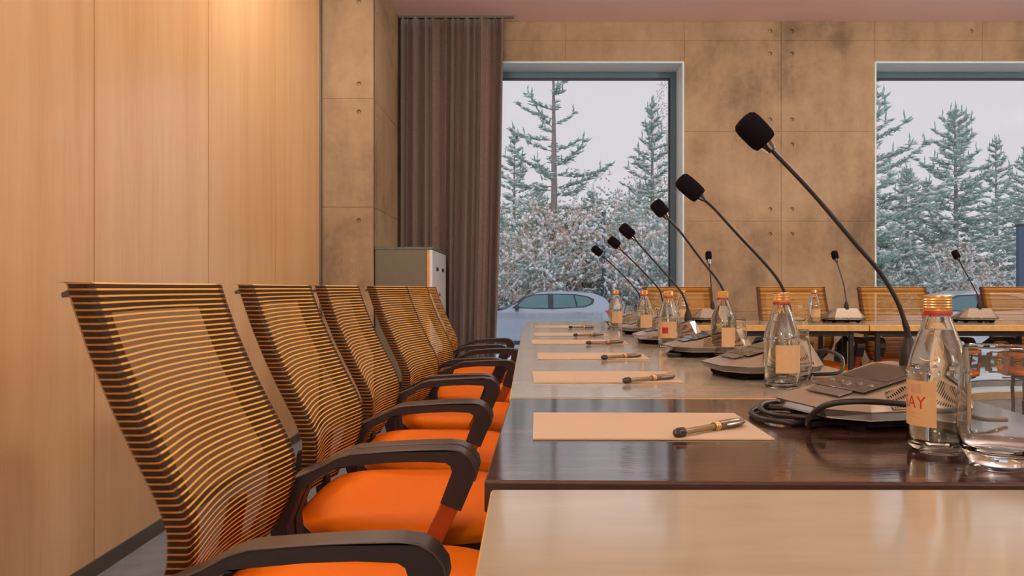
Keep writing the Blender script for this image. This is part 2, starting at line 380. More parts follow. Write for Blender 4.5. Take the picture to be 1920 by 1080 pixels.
# ------------------------------------------------------------------ curtain
def curtain():
    m = MB(); rng = random.Random(4); nx, nz = 260, 30; x0, x1 = -1.045, -.20
    ph = [0]
    for i in range(nx): ph.append(ph[-1]+(1+.45*math.sin(i*.11)+.3*math.sin(i*.047+1))*2*math.pi*12.5/nx)
    def P(i, j, off):
        u = i/nx; v = j/nz; z = .02+(ZC-.03)*v
        x = x0+(x1-x0)*u
        # gathered towards the floor on the free edge
        x -= .10*(1-v)**1.6*(u**1.5)*.75
        am = .042*(1+.25*math.sin(i*.2))*(.85+.3*(1-v))
        pp_ = ph[i]+.3*math.sin(v*3+i*.05)
        y = 6.52-2.0*am*abs(math.sin(pp_/2))**.75+off
        x += .010*math.sin(pp_)
        return (x, y, z)
    vs = [P(i, j, o) for o in (0, .004) for i in range(nx+1) for j in range(nz+1)]; n = (nx+1)*(nz+1); k = nz+1; fs = []
    for i in range(nx):
        for j in range(nz):
            q = (i*k+j, (i+1)*k+j, (i+1)*k+j+1, i*k+j+1); fs += [q, tuple(p+n for p in q[::-1])]
    for i in range(nx):
        for j in (0, nz): fs.append((i*k+j, (i+1)*k+j, (i+1)*k+j+n, i*k+j+n))
    for j in range(nz):
        for i in (0, nx): fs.append((i*k+j, i*k+j+1, i*k+j+1+n, i*k+j+n))
    m.add(vs, fs)
    t = empty('curtain', (-.62, 6.47, 0)); o = m.build('curtain_cloth', M['curtain'], t, smooth='full', fix=True, loc=(.62, -6.47, 0))
    MB().box((-.43, -.012, ZC-.018), (.50, .012, ZC-.001)).build('curtain_track', M['alu'], t)
    tag(t, 'brown pleated floor-length curtain hanging from ceiling between pillar and window', 'curtain')
curtain()

# ------------------------------------------------------------------ cabinet beside the pillar
def cabinet():
    x0, x1, y0, y1, h = -1.055, -.662, 5.48, 6.36, 1.222
    t = empty('cabinet', ((x0+x1)/2, (y0+y1)/2, 0)); o = t.location
    L = lambda p: tuple(Vector(p)-o)
    MB().box(L((x0, y0, .03)), L((x1-.02, y1, h-.018))).build('body', M['cab'], t, bevel=.002)
    MB().box(L((x0-.002, y0-.004, h-.018)), L((x1+.004, y1+.004, h))).build('top', flat('teal_grey_cabinet_top', (92, 108, 104), .5), t, bevel=.002)
    MB().box(L((x0+.02, y0+.02, 0)), L((x1-.04, y1-.02, .03))).build('plinth', M['black'], t)
    MB().box(L((x1-.036, y0-.003, .03)), L((x1-.0195, y0+.001, h-.019))).build('edge_strip', M['cab_edge'], t)
    ym = (y0+y1)/2
    for s, (a, b) in enumerate(((y0, ym-.002), (ym+.002, y1))):
        d = MB().box(L((x1-.02, a, .035)), L((x1, b, h-.021))).build('door', M['cab_door'], t, bevel=.002)
        c = ym-.075 if s == 0 else ym+.10
        c = a+.62*(b-a) if s == 0 else a+.45*(b-a)
        MB().box(L((x1, c-.04, h-.16)), L((x1+.008, c+.04, h-.135))).build('handle', M['black'], d, bevel=.002)
        if s == 0:
            MB().tube([L((x1, b-.05, h-.33)), L((x1+.012, b-.05, h-.33))], .012, 12).box(L((x1+.012, b-.053, h-.39)), L((x1+.014, b-.047, h-.33))).build('key', M['red'], d)
    tag(t, 'grey side cabinet with pale double doors standing against the concrete pillar', 'cabinet')
cabinet()

# ------------------------------------------------------------------ tables
TZ = .74
def table(loc, rz, lx, ly, mat, edge, label, group, h=TZ, th=.034, apron=True, legs=True, chamfer=0):
    "local origin: corner (x0,y0) at floor; extends lx, ly"
    t = empty('conference_table', loc, rz); tag(t, label, 'table', group)
    MB().box((0, 0, h-th), (lx, ly, h-.0012)).build('edge_band', edge, t, bevel=.002)
    MB().box((.002, .002, h-.0016), (lx-.002, ly-.002, h)).build('tabletop', mat, t)
    if legs:
        for sx in (.07, lx-.07):
            for sy in (.07, ly-.07):
                MB().box((sx-.0125, sy-.0125, .01), (sx+.0125, sy+.0125, h-th)).build('leg', M['black'], t, bevel=.003)
                # levelling foot belongs to the leg
        fr = MB()
        fr.box((.06, .06, h-th-.03), (lx-.06, .08, h-th)); fr.box((.06, ly-.08, h-th-.03), (lx-.06, ly-.06, h-th))
        fr.box((.06, .08, h-th-.03), (.08, ly-.08, h-th)); fr.box((lx-.08, .08, h-th-.03), (lx-.06, ly-.08, h-th)); fr.build('under_frame', M['black'], t)
    return t
gl = 'tables pushed together in the long row'
table((-.0390, -.37, 0), 0, .80, 1.18, M['table'], M['edge'], 'pale maple table in front, nearest the camera, nothing on it', gl, TZ-.004)
table((-.0465, .832, 0), R(-1.15), .815, .618, M['dark_table'], M['dark_edge'], 'dark wenge wood table between the pale tables with grained top', gl, TZ, .034)
table((-.036, 1.458, 0), 0, .80, 1.19, M['table'], M['edge'], 'pale maple table directly behind the dark one', gl)
table((-.034, 2.653, 0), 0, .80, 1.20, M['table'], M['edge'], 'pale maple table third back in the long row', gl)
table((-.033, 3.860, 0), R(-1.3), .80, .96, M['table'], M['edge'], 'pale maple table at the far end of the row, in front of the car', gl)
gf = 'tables of the row along the window wall'
table((.80, 4.33, 0), 0, 1.04, .60, M['table'], M['edge'], 'pale table at the far corner with a microphone, left one of the cross row', gf)
table((1.846, 4.33, 0), 0, 1.20, .60, M['table'], M['edge'], 'pale cross row table standing in front of the concrete wall and second window', gf)
table((3.052, 4.33, 0), 0, 1.20, .60, M['table'], M['edge'], 'pale cross row table running out of the right side of the photo', gf)

# ------------------------------------------------------------------ chairs
def chair_proto():
    t = empty('office_chair')
    prof = [(.49, -.172), (.52, -.150), (.56, -.132), (.60, -.121), (.64, -.121), (.68, -.137), (.74, -.168), (.80, -.197), (.86, -.222), (.92, -.243), (.945, -.250)]
    zs = [p[0] for p in prof]; xs = [p[1] for p in prof]
    Z0, Z1 = .482, .945
    def hw(z):  # half width
        if z < .60: return .165+.060*math.sin(min(1, (z-Z0)/.12)*math.pi/2)
        return .225-.010*((z-.60)/.34)
    def sx(z): return float(np.interp(z, zs, xs))
    def surf(u, v, off=0):
        "u -1..1 across, v 0..1 up"
        z = Z0+(Z1-Z0)*v; yv = u*hw(z)
        # rounded lower corners; shallow hollow towards the middle
        x = sx(z)-.026*(1-u*u)**1.6+off
        return (x, yv, z)
    nu, nv = 18, 40
    # fabric: front skin wrapping round both side rims
    m = MB(); cols = [-1.0-e for e in (.09, .05, .012)]+[-1+2*i/nu for i in range(nu+1)]+[1.0+e for e in (.012, .05, .09)]
    vs = []; uv = []
    for u in cols:
        for j in range(nv+1):
            v = j/nv; uc = max(-1, min(1, u)); ex = abs(u)-abs(uc)
            p = surf(uc, v, .003)
            p = (p[0]-ex*.30, p[1]+(.0035 if u > 1 else -.0035 if u < -1 else 0)*(1 if ex else 0), p[2])
            vs.append(p); uv.append(((u+1)/2, v))
        p = vs[-1]; vs += [(p[0]-.004, p[1], p[2]+.0025), (p[0]-.016, p[1], p[2]+.002)]; uv += [((u+1)/2, 1.006), ((u+1)/2, 1.02)]
    k = nv+3; nv += 2; fs = [(i*k+j, (i+1)*k+j, (i+1)*k+j+1, i*k+j+1) for i in range(len(cols)-1) for j in range(nv)]
    m.add(vs, fs); m.uv = uv
    fb = m.build('mesh_back', M['mesh'], t, smooth='full')
    fb['label'] = 'orange and black striped see-through mesh'
    # frame ring, solid
    def solid(mask, o0, o1, name, mat, cu, cv):
        mm = MB(); idx = {}; vs = []; fs = []
        def vid(i, j, s):
            if (i, j, s) not in idx: idx[(i, j, s)] = len(vs); vs.append(surf(cu[i], cv[j], o0 if s == 0 else o1))
            return idx[(i, j, s)]
        cells = {(i, j) for i in range(len(cu)-1) for j in range(len(cv)-1) if mask((cu[i]+cu[i+1])/2, (cv[j]+cv[j+1])/2)}
        for i, j in cells:
            fs.append((vid(i, j, 0), vid(i+1, j, 0), vid(i+1, j+1, 0), vid(i, j+1, 0)))
            fs.append((vid(i, j, 1), vid(i, j+1, 1), vid(i+1, j+1, 1), vid(i+1, j, 1)))
            for (di, dj, a, b) in ((-1, 0, (i, j), (i, j+1)), (1, 0, (i+1, j), (i+1, j+1)), (0, -1, (i, j), (i+1, j)), (0, 1, (i, j+1), (i+1, j+1))):
                if (i+di, j+dj) not in cells: fs.append((vid(*a, 0), vid(*b, 0), vid(*b, 1), vid(*a, 1)))
        mm.add(vs, fs); return mm.build(name, mat, t, smooth=True)
    cu = [-1, -.9, -.77]+[-.77+1.54*i/10 for i in range(1, 10)]+[.77, .9, 1]
    cv = [0, .05, .1]+[.1+.82*i/22 for i in range(1, 22)]+[.92, .96, 1]
    solid(lambda u, v: abs(u) > .77 or v > .92 or v < .1, 0, -.024, 'back_frame', M['chair_grey'], cu, cv)
    # top lip curling backwards
    m = MB(); pr = [(-.250, .930), (-.251, .9435), (-.262, .942), (-.281, .934), (-.280, .928), (-.258, .930)]
    vs = []; n = len(pr)
    ys = [-1, -.6, -.2, .2, .6, 1]
    for u in ys:
        for a, b in pr: vs.append((a-.026*(1-u*u)**1.6, u*.217, b))
    fs = [(i*n+k2, (i+1)*n+k2, (i+1)*n+(k2+1) % n, i*n+(k2+1) % n) for i in range(len(ys)-1) for k2 in range(n)]+[tuple(range(n)), tuple((len(ys)-1)*n+q for q in range(n))]
    m.add(vs, fs); m.build('top_rail', M['chair_grey'], t, smooth=True)
    # spine brackets from the lower frame to beneath the seat
    for s in (-1, 1):
        sp = MB(); sp.prism([(-.165, .60), (-.185, .52), (-.180, .455), (-.150, .415), (-.06, .405), (-.06, .43), (-.13, .44), (-.152, .47), (-.158, .52), (-.145, .60)], s*.10-.018, s*.10+.018, lambda a, b, d: (a-.02, d, b))
        sp.build('spine_bracket', M['black'], t, bevel=.004)
    # arms: closed loop with front post, upper band and rear post
    band = [(-.139, .585), (-.081, .611), (-.048, .628), (-.025, .635), (.04, .640), (.10, .643), (.150, .644), (.172, .641), (.188, .632), (.200, .616), (.203, .602), (.199, .588),
            (.176, .534), (.1385, .549), (.160, .606), (.157, .616), (.148, .622), (.10, .624), (.04, .622), (-.025, .616), (-.059, .608), (-.112, .575), (-.124, .55), (-.140, .506), (-.137, .470), (-.125, .435), (-.150, .430), (-.163, .464), (-.170, .495), (-.158, .540), (-.150, .575)]
    for s in (-1, 1):
        y0, y1 = (.243, .286) if s > 0 else (-.286, -.243)
        a = MB().prism(band, y0, y1, lambda p, q, d: (p, d, q)).build('armrest', M['black_matte'], t, bevel=.003)
        # smoother top pad
        padt = band[:12]; po = [(p-.0005, q+.004) for p, q in padt[:7]]+[(.174, .6447), (.191, .635), (.2038, .618), (.2065, .602), (.202, .588)]
        MB().prism(padt[::-1]+po, y0-.001, y1+.001, lambda p, q, d: (p, d, q)).build('arm_pad', M['chair_grey'], a, bevel=.0015)
        MB().prism([(.172, .538), (.142, .550), (.106, .475), (.095, .425), (.125, .425), (.138, .468)], y0+.006, y1-.006, lambda p, q, d: (p, d, q)).build('arm_bracket', flat('orange_reflection_bracket', (150, 62, 24), .35) if 'armb' not in M else M['armb'], a, bevel=.002)
        MB().box((.10, min(s*.12, s*.27), .420), (.14, max(s*.12, s*.27), .432)).build('arm_mount', M['black'], a); MB().box((-.13, min(s*.12, s*.27), .420), (-.10, max(s*.12, s*.27), .432)).build('arm_mount', M['black'], a)
    # seat cushion: superellipse pillow
    m = MB(); nu, nv = 40, 10; vs = []; fs = []
    a0, b0, cxs = .225, .242, .045
    for j in range(nv+1):
        ph = j/nv
        if j <= 5:
            e = j/5; sc = .90+.10*math.sin(e*math.pi/2); z = .430+.035*e
        else:
            e = (j-5)/5; sc = math.cos(e*math.pi/2*.93)**.35; z = .465+.026*math.sin(e*math.pi/2)
        for i in range(nu):
            th = 2*math.pi*i/nu; c, s_ = math.cos(th), math.sin(th); ex = 2/4.5
            x = math.copysign(abs(c)**ex, c)*a0*sc; yy = math.copysign(abs(s_)**ex, s_)*b0*sc
            yy *= (1-.10*max(0, -x/a0))
            zz = z+(.006*(-x/a0) if x < 0 else -.012*(x/a0)**3 if j > 3 else 0)
            vs.append((cxs+x, yy, zz))
    for j in range(nv):
        for i in range(nu): fs.append((j*nu+i, j*nu+(i+1) % nu, (j+1)*nu+(i+1) % nu, (j+1)*nu+i))
    vs.append((cxs, 0, .4915)); c = len(vs)-1
    fs += [(nv*nu+i, nv*nu+(i+1) % nu, c) for i in range(nu)]; fs.append(tuple(range(nu))[::-1])
    m.add(vs, fs); m.build('seat', M['orange'], t, smooth='full')
    m = MB(); vs = []; 
    for z, sc in ((.412, .80), (.418, .88), (.434, .93)):
        for i in range(nu):
            th = 2*math.pi*i/nu; c_, s_ = math.cos(th), math.sin(th); ex = 2/4.5
            vs.append((cxs+math.copysign(abs(c_)**ex, c_)*a0*sc, math.copysign(abs(s_)**ex, s_)*b0*sc, z))
    m.add(vs, [(j*nu+i, j*nu+(i+1) % nu, (j+1)*nu+(i+1) % nu, (j+1)*nu+i) for j in range(2) for i in range(nu)]+[tuple(range(nu))[::-1], tuple(range(2*nu, 3*nu))])
    m.build('seat_pan', M['black'], t, smooth=True)
    # gas lift and star base with castors
    MB().box((-.08, -.07, .375), (.09, .07, .412)).build('tilt_mechanism', M['black'], t, bevel=.006)
    MB().lathe([(.028, .075), (.028, .23), (.016, .235), (.016, .376)], 20).build('gas_lift', M['black'], t, smooth=True)
    MB().tube([(.02, -.05, .39), (.02, -.20, .39)], .005, 8).box((.01, -.235, .385), (.03, -.195, .396)).build('lever', M['black'], t)
    hub = MB().lathe([(.045, .072), (.045, .11), (.032, .118)], 20).build('star_base', M['black'], t, smooth=True)
    for kk in range(5):
        an = 2*math.pi*kk/5+.3; d = Vector((math.cos(an), math.sin(an), 0)); sd = Vector((-d.y, d.x, 0)); up = Vector((0, 0, 1))
        vs = []
        for r, w, z0, z1 in ((.03, .024, .072, .11), (.28, .015, .060, .082)):
            for (q, z) in ((-w, z0), (w, z0), (w*.8, z1), (-w*.8, z1)): vs.append(d*r+sd*q+up*z)
        MB().add(vs, [(0, 1, 2, 3), (4, 7, 6, 5), (0, 4, 5, 1), (1, 5, 6, 2), (2, 6, 7, 3), (3, 7, 4, 0)]).build('base_arm', M['black'], t, bevel=.003)
        c0 = d*.268
        w = MB()
        for q in (-.014, .014):
            pr2 = [(.0005, -.008), (.020, -.008), (.026, -.004), (.026, .004), (.020, .008), (.0005, .008)]
            mt = Matrix.Translation(c0+sd*q+up*.026) @ Vector((0, 0, 1)).rotation_difference(sd).to_matrix().to_4x4()
            w.lathe(pr2, 16, mt)
        w.tube([c0+up*.026-sd*.02, c0+up*.026+sd*.02], .005, 8).tube([c0+up*.03, c0+up*.066], .007, 8)
        w.build('castor', M['black_matte'], t, smooth=True)
    return t
M['armb'] = flat('orange_reflection_bracket', (158, 66, 24), .3)  # orange reflection put into the colour of a dark glossy bracket
proto = chair_proto(); index_kids()
XC = -.30
near = [(XC, 1.210, 0, 'orange mesh-back chair closest to the camera, cut by the lower frame edge'),
        (XC, 1.795, 0, 'orange mesh-back chair second from the camera, beside the dark table'),
        (XC, 2.360, 0, 'orange mesh-back chair third from the camera in the row'),
        (XC+.025, 3.010, R(-7), 'orange mesh-back chair fourth from the camera, turned slightly'),
        (XC+.03, 3.640, R(-6), 'orange mesh-back chair fifth from the camera, mostly hidden behind the fourth'),
        (XC, 4.420, R(-2), 'orange mesh-back chair at the far end of the row, next to the cabinet and curtain')]
first = True
def put_chair(x, yv, rz, label, group):
    global first
    c = proto if first else copy_tree(proto); first = False
    c.location = (x, yv, 0); c.rotation_euler = (0, 0, rz); tag(c, label, 'chair', group)
for x, yv, rz, lb in near: put_chair(x, yv, rz, lb, 'orange mesh chairs in the near row')
for x, lb in ((.955, 'far orange mesh-back chair half in front of the first window'),
              (1.685, 'far orange mesh-back chair in front of the bare concrete wall'),
              (2.335, 'far orange mesh-back chair straddling the edge of the second window'),
              (3.125, 'far orange mesh-back chair at the right edge of the photo')):
    put_chair(x, 4.895, R(-90), lb, 'orange mesh chairs behind the cross row')

# ------------------------------------------------------------------ papers and pens
pap = [(.8265, 'nearest, on the dark table')]
PP = [(825, 776, 999, 1451, 'cream paper sheet lying on the dark table'),
      (718.5, 697, 1001, 1284, 'cream paper sheet nearest the dark table on the pale table behind it'),
      (674.5, 662, 1008, 1219, 'cream paper sheet third from the camera, under a pen'),
      (645.7, 638, 998, 1180, 'cream paper sheet fourth from the camera, under a pen'),
      (630.4, 624.5, 1001, 1142, 'cream paper sheet fifth from the camera, under a pen'),
      (615.0, 611.5, 1004, 1120, 'cream paper sheet farthest from the camera, at the table end')]
PEN = [((1270, 812), (1389, 791)), ((1183, 715), (1252, 704)), ((1127, 670.5), (1204, 665.5)), ((1105, 643), (1163, 640.3)), ((1080, 628.6), (1128, 626)), ((1070, 613.5), (1111, 612.3))]
def onplane(px, py, h):
    Y = F*(CAMZ-h)/(py-CY); return Vector(((px-CX)*Y/F, Y, h))
for i, (yn, yf, xa, xb, lb) in enumerate(PP):
    a = onplane(xa, yn, TZ); b = onplane(xb, yn, TZ); dy = .218
    w = b.x-a.x
    t = MB().box((0, 0, .0002), (w if w < .36 else .32, dy, .0022)).build('paper_sheet', M['paper'], loc=(a.x, a.y, TZ+.0002), rot=(0, 0, R((-.6, .5, -.4, .8, 0, .6)[i])))
    tag(t, lb, 'paper', 'blank paper sheets in front of the near chairs')
def pen_proto():
    t = empty('pen'); mt = Matrix.Rotation(R(90), 4, 'Y')
    MB().lathe([(.0030, .014), (.0034, .016), (.0037, .09)], 14, mt).build('barrel', M['pen'], t, smooth=True)
    MB().lathe([(.0012, 0), (.0045, .003), (.0056, .008), (.0056, .018), (.0045, .019)], 14, mt).build('end_plug', M['pen_dark'], t, smooth=True)
    for z in (.084, .0875, .091):
        MB().lathe([(.0048, z), (.0054, z+.0006), (.0054, z+.0018), (.0048, z+.0024)], 14, mt).build('grip_ring', M['gold'], t, smooth=True)
    MB().lathe([(.0046, .082), (.0048, .094), (.0056, .0945), (.0056, .134), (.0048, .145), (.0028, .148)], 14, mt).build('cap', M['pen_cap'], t, smooth=True)
    MB().tube([(.142, -.004, .002), (.140, -.0085, .002), (.110, -.0078, .001), (.102, -.0062, .001)], [.0013, .0016, .0016, .001], 8).build('clip', M['chrome'], t, smooth=True)
    MB().lathe([(.003, .1475), (.0032, .150), (.0018, .1515)], 12, mt).build('tip', M['pen_dark'], t, smooth=True)
    return t
pp = pen_proto(); index_kids()
PL = ['black-ended ballpoint pen on the paper sheet of the dark table', 'ballpoint pen on the sheet just behind the dark table', 'ballpoint pen on the third sheet from the camera',
      'ballpoint pen on the fourth sheet from the camera', 'ballpoint pen on the fifth sheet from the camera', 'ballpoint pen on the farthest sheet at the table end']
for i, (p, q) in enumerate(PEN):
    a = onplane(p[0], p[1], TZ+.008); b = onplane(q[0], q[1], TZ+.008); d = b-a
    an = math.atan2(d.y, d.x)
    if i > 0: an = R((38, 36, 36, 24, 30, 30)[i])
    mid = (a+b)/2 if i == 0 else onplane((p[0]+q[0])/2, (p[1]+q[1])/2, TZ+.008)
    L = .152; c = pp if i == 0 else copy_tree(pp)
    c.location = (mid.x-L/2*math.cos(an), mid.y-L/2*math.sin(an), TZ+.0082); c.rotation_euler = (0, 0, an)
    c.scale = (1, 1.2, 1.2); tag(c, PL[i], 'pen', 'pens on the paper sheets')

# ------------------------------------------------------------------ microphone units
def unit_mesh(t, cable=None):
    """desk unit, local: +x rear, front nose at x=-.11; y across; z up"""
    # footprint rings (x, y) at three levels
    zb, zm = .016, .030
    low = [(-.108, -.055), (-.070, -.100), (.080, -.104), (.108, -.075), (.108, .075), (.080, .104), (-.070, .100), (-.108, .055)]
    mid = [(-.116, -.060), (-.074, -.106), (.084, -.110), (.114, -.080), (.114, .080), (.084, .110), (-.074, .106), (-.116, .060)]
    top = [(-.082, -.048, .040), (-.052, -.068, .046), (.068, -.074, .079), (.090, -.058, .082), (.090, .058, .082), (.068, .074, .079), (-.052, .068, .046), (-.082, .048, .040)]
    m = MB(); vs = [(x, y, zb) for x, y in low]+[(x, y, zm) for x, y in mid]+list(top); fs = [tuple(range(8))[::-1]]
    for r in range(2):
        for i in range(8):
            if r == 1 and i in (1, 5): continue
            fs.append((r*8+i, r*8+(i+1) % 8, (r+1)*8+(i+1) % 8, (r+1)*8+i))
    fs.append(tuple(range(16, 24))); m.add(vs, fs)
    def flank(i, a0, a1, b0, b1, off, n=8):
        A, B = Vector((*mid[i], zm)), Vector((*mid[i+1], zm)); C_, D = Vector(top[i+1]), Vector(top[i]); P = []
        for u in np.linspace(a0, a1, n+1):
            for v in np.linspace(b0, b1, n+1):
                p = A.lerp(B, u).lerp(D.lerp(C_, u), v); du = (B-A).lerp(C_-D, v); dv = D.lerp(C_, u)-A.lerp(B, u); nn = du.cross(dv).normalized()
                if nn.y*A.y < 0: nn = -nn
                P.append(p+nn*off)
        return P, [(a*(n+1)+b, (a+1)*(n+1)+b, (a+1)*(n+1)+b+1, a*(n+1)+b+1) for a in range(n) for b in range(n)]
    for i in (1, 5): m.add(*flank(i, 0, 1, 0, 1, 0))
    body = m.build('housing', M['gun'], t)
    import bmesh
    bm_ = bmesh.new(); bm_.from_mesh(body.data); bmesh.ops.remove_doubles(bm_, verts=bm_.verts, dist=2e-5); bmesh.ops.recalc_face_normals(bm_, faces=bm_.faces); bm_.to_mesh(body.data); bm_.free()
    MB().add([(x*1.003, y*1.003, zb+.001) for x, y in low]+[(x*1.003, y*1.003, zm-.002) for x, y in mid], [(i, (i+1) % 8, 8+(i+1) % 8, 8+i) for i in range(8)]).build('side_band', M['gun_edge'], body)
    # rubber base with feet
    b = MB(); bs = [(x*.88, y*.86) for x, y in low]
    b.add([(x, y, .005) for x, y in bs]+[(x*1.04, y*1.04, zb+.001) for x, y in bs], [(i, (i+1) % 8, 8+(i+1) % 8, 8+i) for i in range(8)]+[tuple(range(8))[::-1], tuple(range(8, 16))])
    for sx in (-.07, .075):
        for sy in (-.07, .07): b.lathe([(.012, 0), (.013, .006)], 12, Matrix.Translation((sx, sy, 0)))
    b.build('rubber_base', M['foam'], t)
    # sloping control panel: plane through top front and rear
    def tp(x, y, e=0):
        z = .0405+(x+.082)*(.082-.0405)/(.172); return (x-.25*e, y, z+e+.0012)
    def quad(x0, x1, y0, y1, e0, e1):
        mm = MB(); mm.add([tp(x, y, e0) for x, y in ((x0, y0), (x1, y0), (x1, y1), (x0, y1))]+[tp(x, y, e1) for x, y in ((x0, y0), (x1, y0), (x1, y1), (x0, y1))],
               [(0, 3, 2, 1), (4, 5, 6, 7), (0, 1, 5, 4), (1, 2, 6, 5), (2, 3, 7, 6), (3, 0, 4, 7)]); return mm
    pn = quad(-.052, .066, -.060, .060, .0005, .0024).build('control_panel', M['panel'], t, bevel=.001)
    quad(-.005, .058, -.050, .050, .0024, .0032).build('display', M['screen'], pn, bevel=.0008)
    for k, yy in enumerate((-.045, -.022, .0, .022, .045)):
        x = -.028 if k != 2 else -.034; p = tp(x, yy, .0024)
        mt = Matrix.Translation(p) @ Matrix.Rotation(R(-13), 4, 'Y')
        MB().lathe([(.0085 if k == 2 else .005, 0), (.008 if k == 2 else .0046, .0016), (.004, .0018)], 16, mt).build('button', M['button'], pn, smooth=True)
    quad(-.0775, -.0545, -.040, .040, .0002, .0016).build('front_plate', M['gun_edge'], t)
    # perforated speaker grilles on both flanks
    for i in (1, 5):
        a0, a1 = (.22, .97) if i == 1 else (.03, .78)
        g = MB(); P, f_ = flank(i, a0, a1, .06, .90, .0012); g.add(P, f_); g.uv = [(p.x, (p.y**2+p.z**2)**.5) for p in P]
        g.build('speaker_grille', M['grille'], t)
    for k, yy in enumerate((.02, .042)):
        mt = Matrix.Translation((yy+.02, -.1065, .0235)) @ Matrix.Rotation(R(90), 4, 'X')
        MB().lathe([(.004, -.002), (.0045, .0018), (.002, .0018), (.002, -.001)], 14, mt).build('jack', M['black'], t, smooth=True)
    for k, yy in enumerate((.0, -.048)):
        mt = Matrix.Translation((.1085, yy, .033)) @ Matrix.Rotation(R(64), 4, 'Y')
        MB().lathe([(.0085, -.004), (.0085, .0025), (.005, .0035)], 14, mt).build('rear_port', M['jack'], t, smooth=True)
def goose(t, pts, head0, head1, sc=1.0):
    "pts world path from base collar to the clip; parented to the unit t"
    inv = (Matrix.Translation(t.location) @ Matrix.Rotation(t.rotation_euler.z, 4, 'Z')).inverted()
    L = lambda p: inv @ Vector(p)
    P = smooth_path([L(p) for p in pts], 8); n = len(P)
    g = empty('gooseneck', P[0]); g.parent = t; o = P[0]
    Q = [p-o for p in P]
    d0 = Vector((0, 0, 1))
    # rigid thin tube above, thicker flexible lower part
    k = int(n*.30)
    mt = Matrix.Identity(4)
    MB().lathe([(.0135, -.004), (.0135, .016), (.0115, .026), (.0085, .034), (.0065, .042)], 20).build('collar', M['black'], g, smooth=True)
    rr = [.0058-.0016*min(1, i/max(1, k)) for i in range(k+1)]
    MB().tube(Q[:k+1], rr, 12).build('flexible_neck', M['black_matte'], g, smooth=True)
    rib = MB()
    for i in range(2, k): rib.tube([Q[i]-(Q[i+1]-Q[i-1]).normalized()*.0008, Q[i]+(Q[i+1]-Q[i-1]).normalized()*.0008], rr[i]*1.10, 12)
    rib.build('neck_ribs', M['black'], g)
    MB().tube([Q[k]-(Q[k+1]-Q[k])*.2]+Q[k:], .0036, 10).build('neck_tube', M['black'], g, smooth=True)
    h0, h1 = L(head0)-o, L(head1)-o; ax = (h1-h0).normalized(); ln = (h1-h0).length
    rot = Vector((0, 0, 1)).rotation_difference(ax).to_matrix().to_4x4()
    MB().tube([Q[-1]-ax*.003, h0+ax*.012], [.0062, .0105], 14).build('capsule_sleeve', M['black'], g, smooth=True)
    side = ax.orthogonal().normalized()
    c = MB()
    for s in (0, 1, 2, 3):
        a = Matrix.Rotation(s*math.pi/2+.5, 3, ax) @ side
        c.tube([Q[-1]+a*.0062, h0+a*.0115+ax*.006], .0016, 6)
    c.build('clip_bars', M['chrome'], g, smooth=True)
    m = Matrix.Translation(h0) @ rot; f = MB(); vs = []; fs = []; N_ = 24
    prof = [(.011, -.001), (.0165, .0), (.0190, .006), (.0200, ln*.35), (.0200, ln*.70), (.0185, ln*.88), (.014, ln*.97), (.006, ln)]
    for r, z in prof:
        for q in range(N_):
            a = 2*math.pi*q/N_; cc, ss = math.cos(a), math.sin(a); e = 2/2.8
            vs.append(m @ Vector((math.copysign(abs(cc)**e, cc)*r, math.copysign(abs(ss)**e, ss)*r*.92, z)))
    for i in range(len(prof)-1):
        for q in range(N_): fs.append((i*N_+q, i*N_+(q+1) % N_, (i+1)*N_+(q+1) % N_, (i+1)*N_+q))
    fs += [tuple(range(N_))[::-1], tuple((len(prof)-1)*N_+q for q in range(N_))]
    f.add(vs, fs); f.build('foam_windscreen', M['foam'], g, smooth='full')
U = empty('microphone_unit'); unit_mesh(U); index_kids()
SX = .082          # stem root, local
UN = [ # stem Y, base px list (first is the collar), head pixels, rotation, label
 (1.245, [(1703, 672), (1702, 640), (1697, 606), (1680, 560), (1648, 508), (1600, 452), (1520, 358), (1446, 280)], (1436, 268), (1391, 222), 15, 'large gooseneck microphone unit on the dark table, nearest the camera'),
 (1.85, [(1483, 648), (1482, 612), (1477, 565), (1462, 530), (1436, 496), (1380, 436), (1340, 392), (1318, 373)], (1312, 368), (1273, 334), 9, 'gooseneck microphone unit second from the camera, on pale table behind second bottle'),
 (2.40, [(1372, 622), (1369, 592), (1359, 552), (1345, 525), (1312, 483), (1276, 435), (1250, 408)], (1246, 402), (1226, 378), 4, 'gooseneck microphone unit third from the camera, behind the third bottle'),
 (2.94, [(1290, 612), (1289, 595), (1281, 555), (1270, 538), (1228, 491), (1190, 448)], (1186, 443), (1164, 423), 3, 'gooseneck microphone unit fourth from the camera in the long row'),
 (3.52, [(1245, 600), (1244, 580), (1241, 558), (1234, 540), (1199, 502), (1161.5, 466)], (1160, 462), (1142, 447), 2, 'gooseneck microphone unit fifth from the camera in the long row'),
 (4.14, [(1205, 592), (1204, 575), (1201, 562), (1194.6, 546), (1168, 516), (1130, 480)], (1127, 477), (1111, 463), 0, 'gooseneck microphone unit at the far end of the long row'),
]
firstu = True
def put_unit(x, y, rz, label, group):
    global firstu
    u = U if firstu else copy_tree(U); firstu = False
    u.location = (x, y, TZ+.0005); u.rotation_euler = (0, 0, rz); tag(u, label, 'microphone', group); return u
units = []
for Ys, base, h0, h1, rot, lb in UN:
    sx = (base[0][0]-CX)*Ys/F; r = R(rot)
    u = put_unit(sx-SX*math.cos(r), Ys-SX*math.sin(r)-.012, r, lb, 'gooseneck microphones in the long row'); units.append((u, Ys, sx, base, h0, h1))
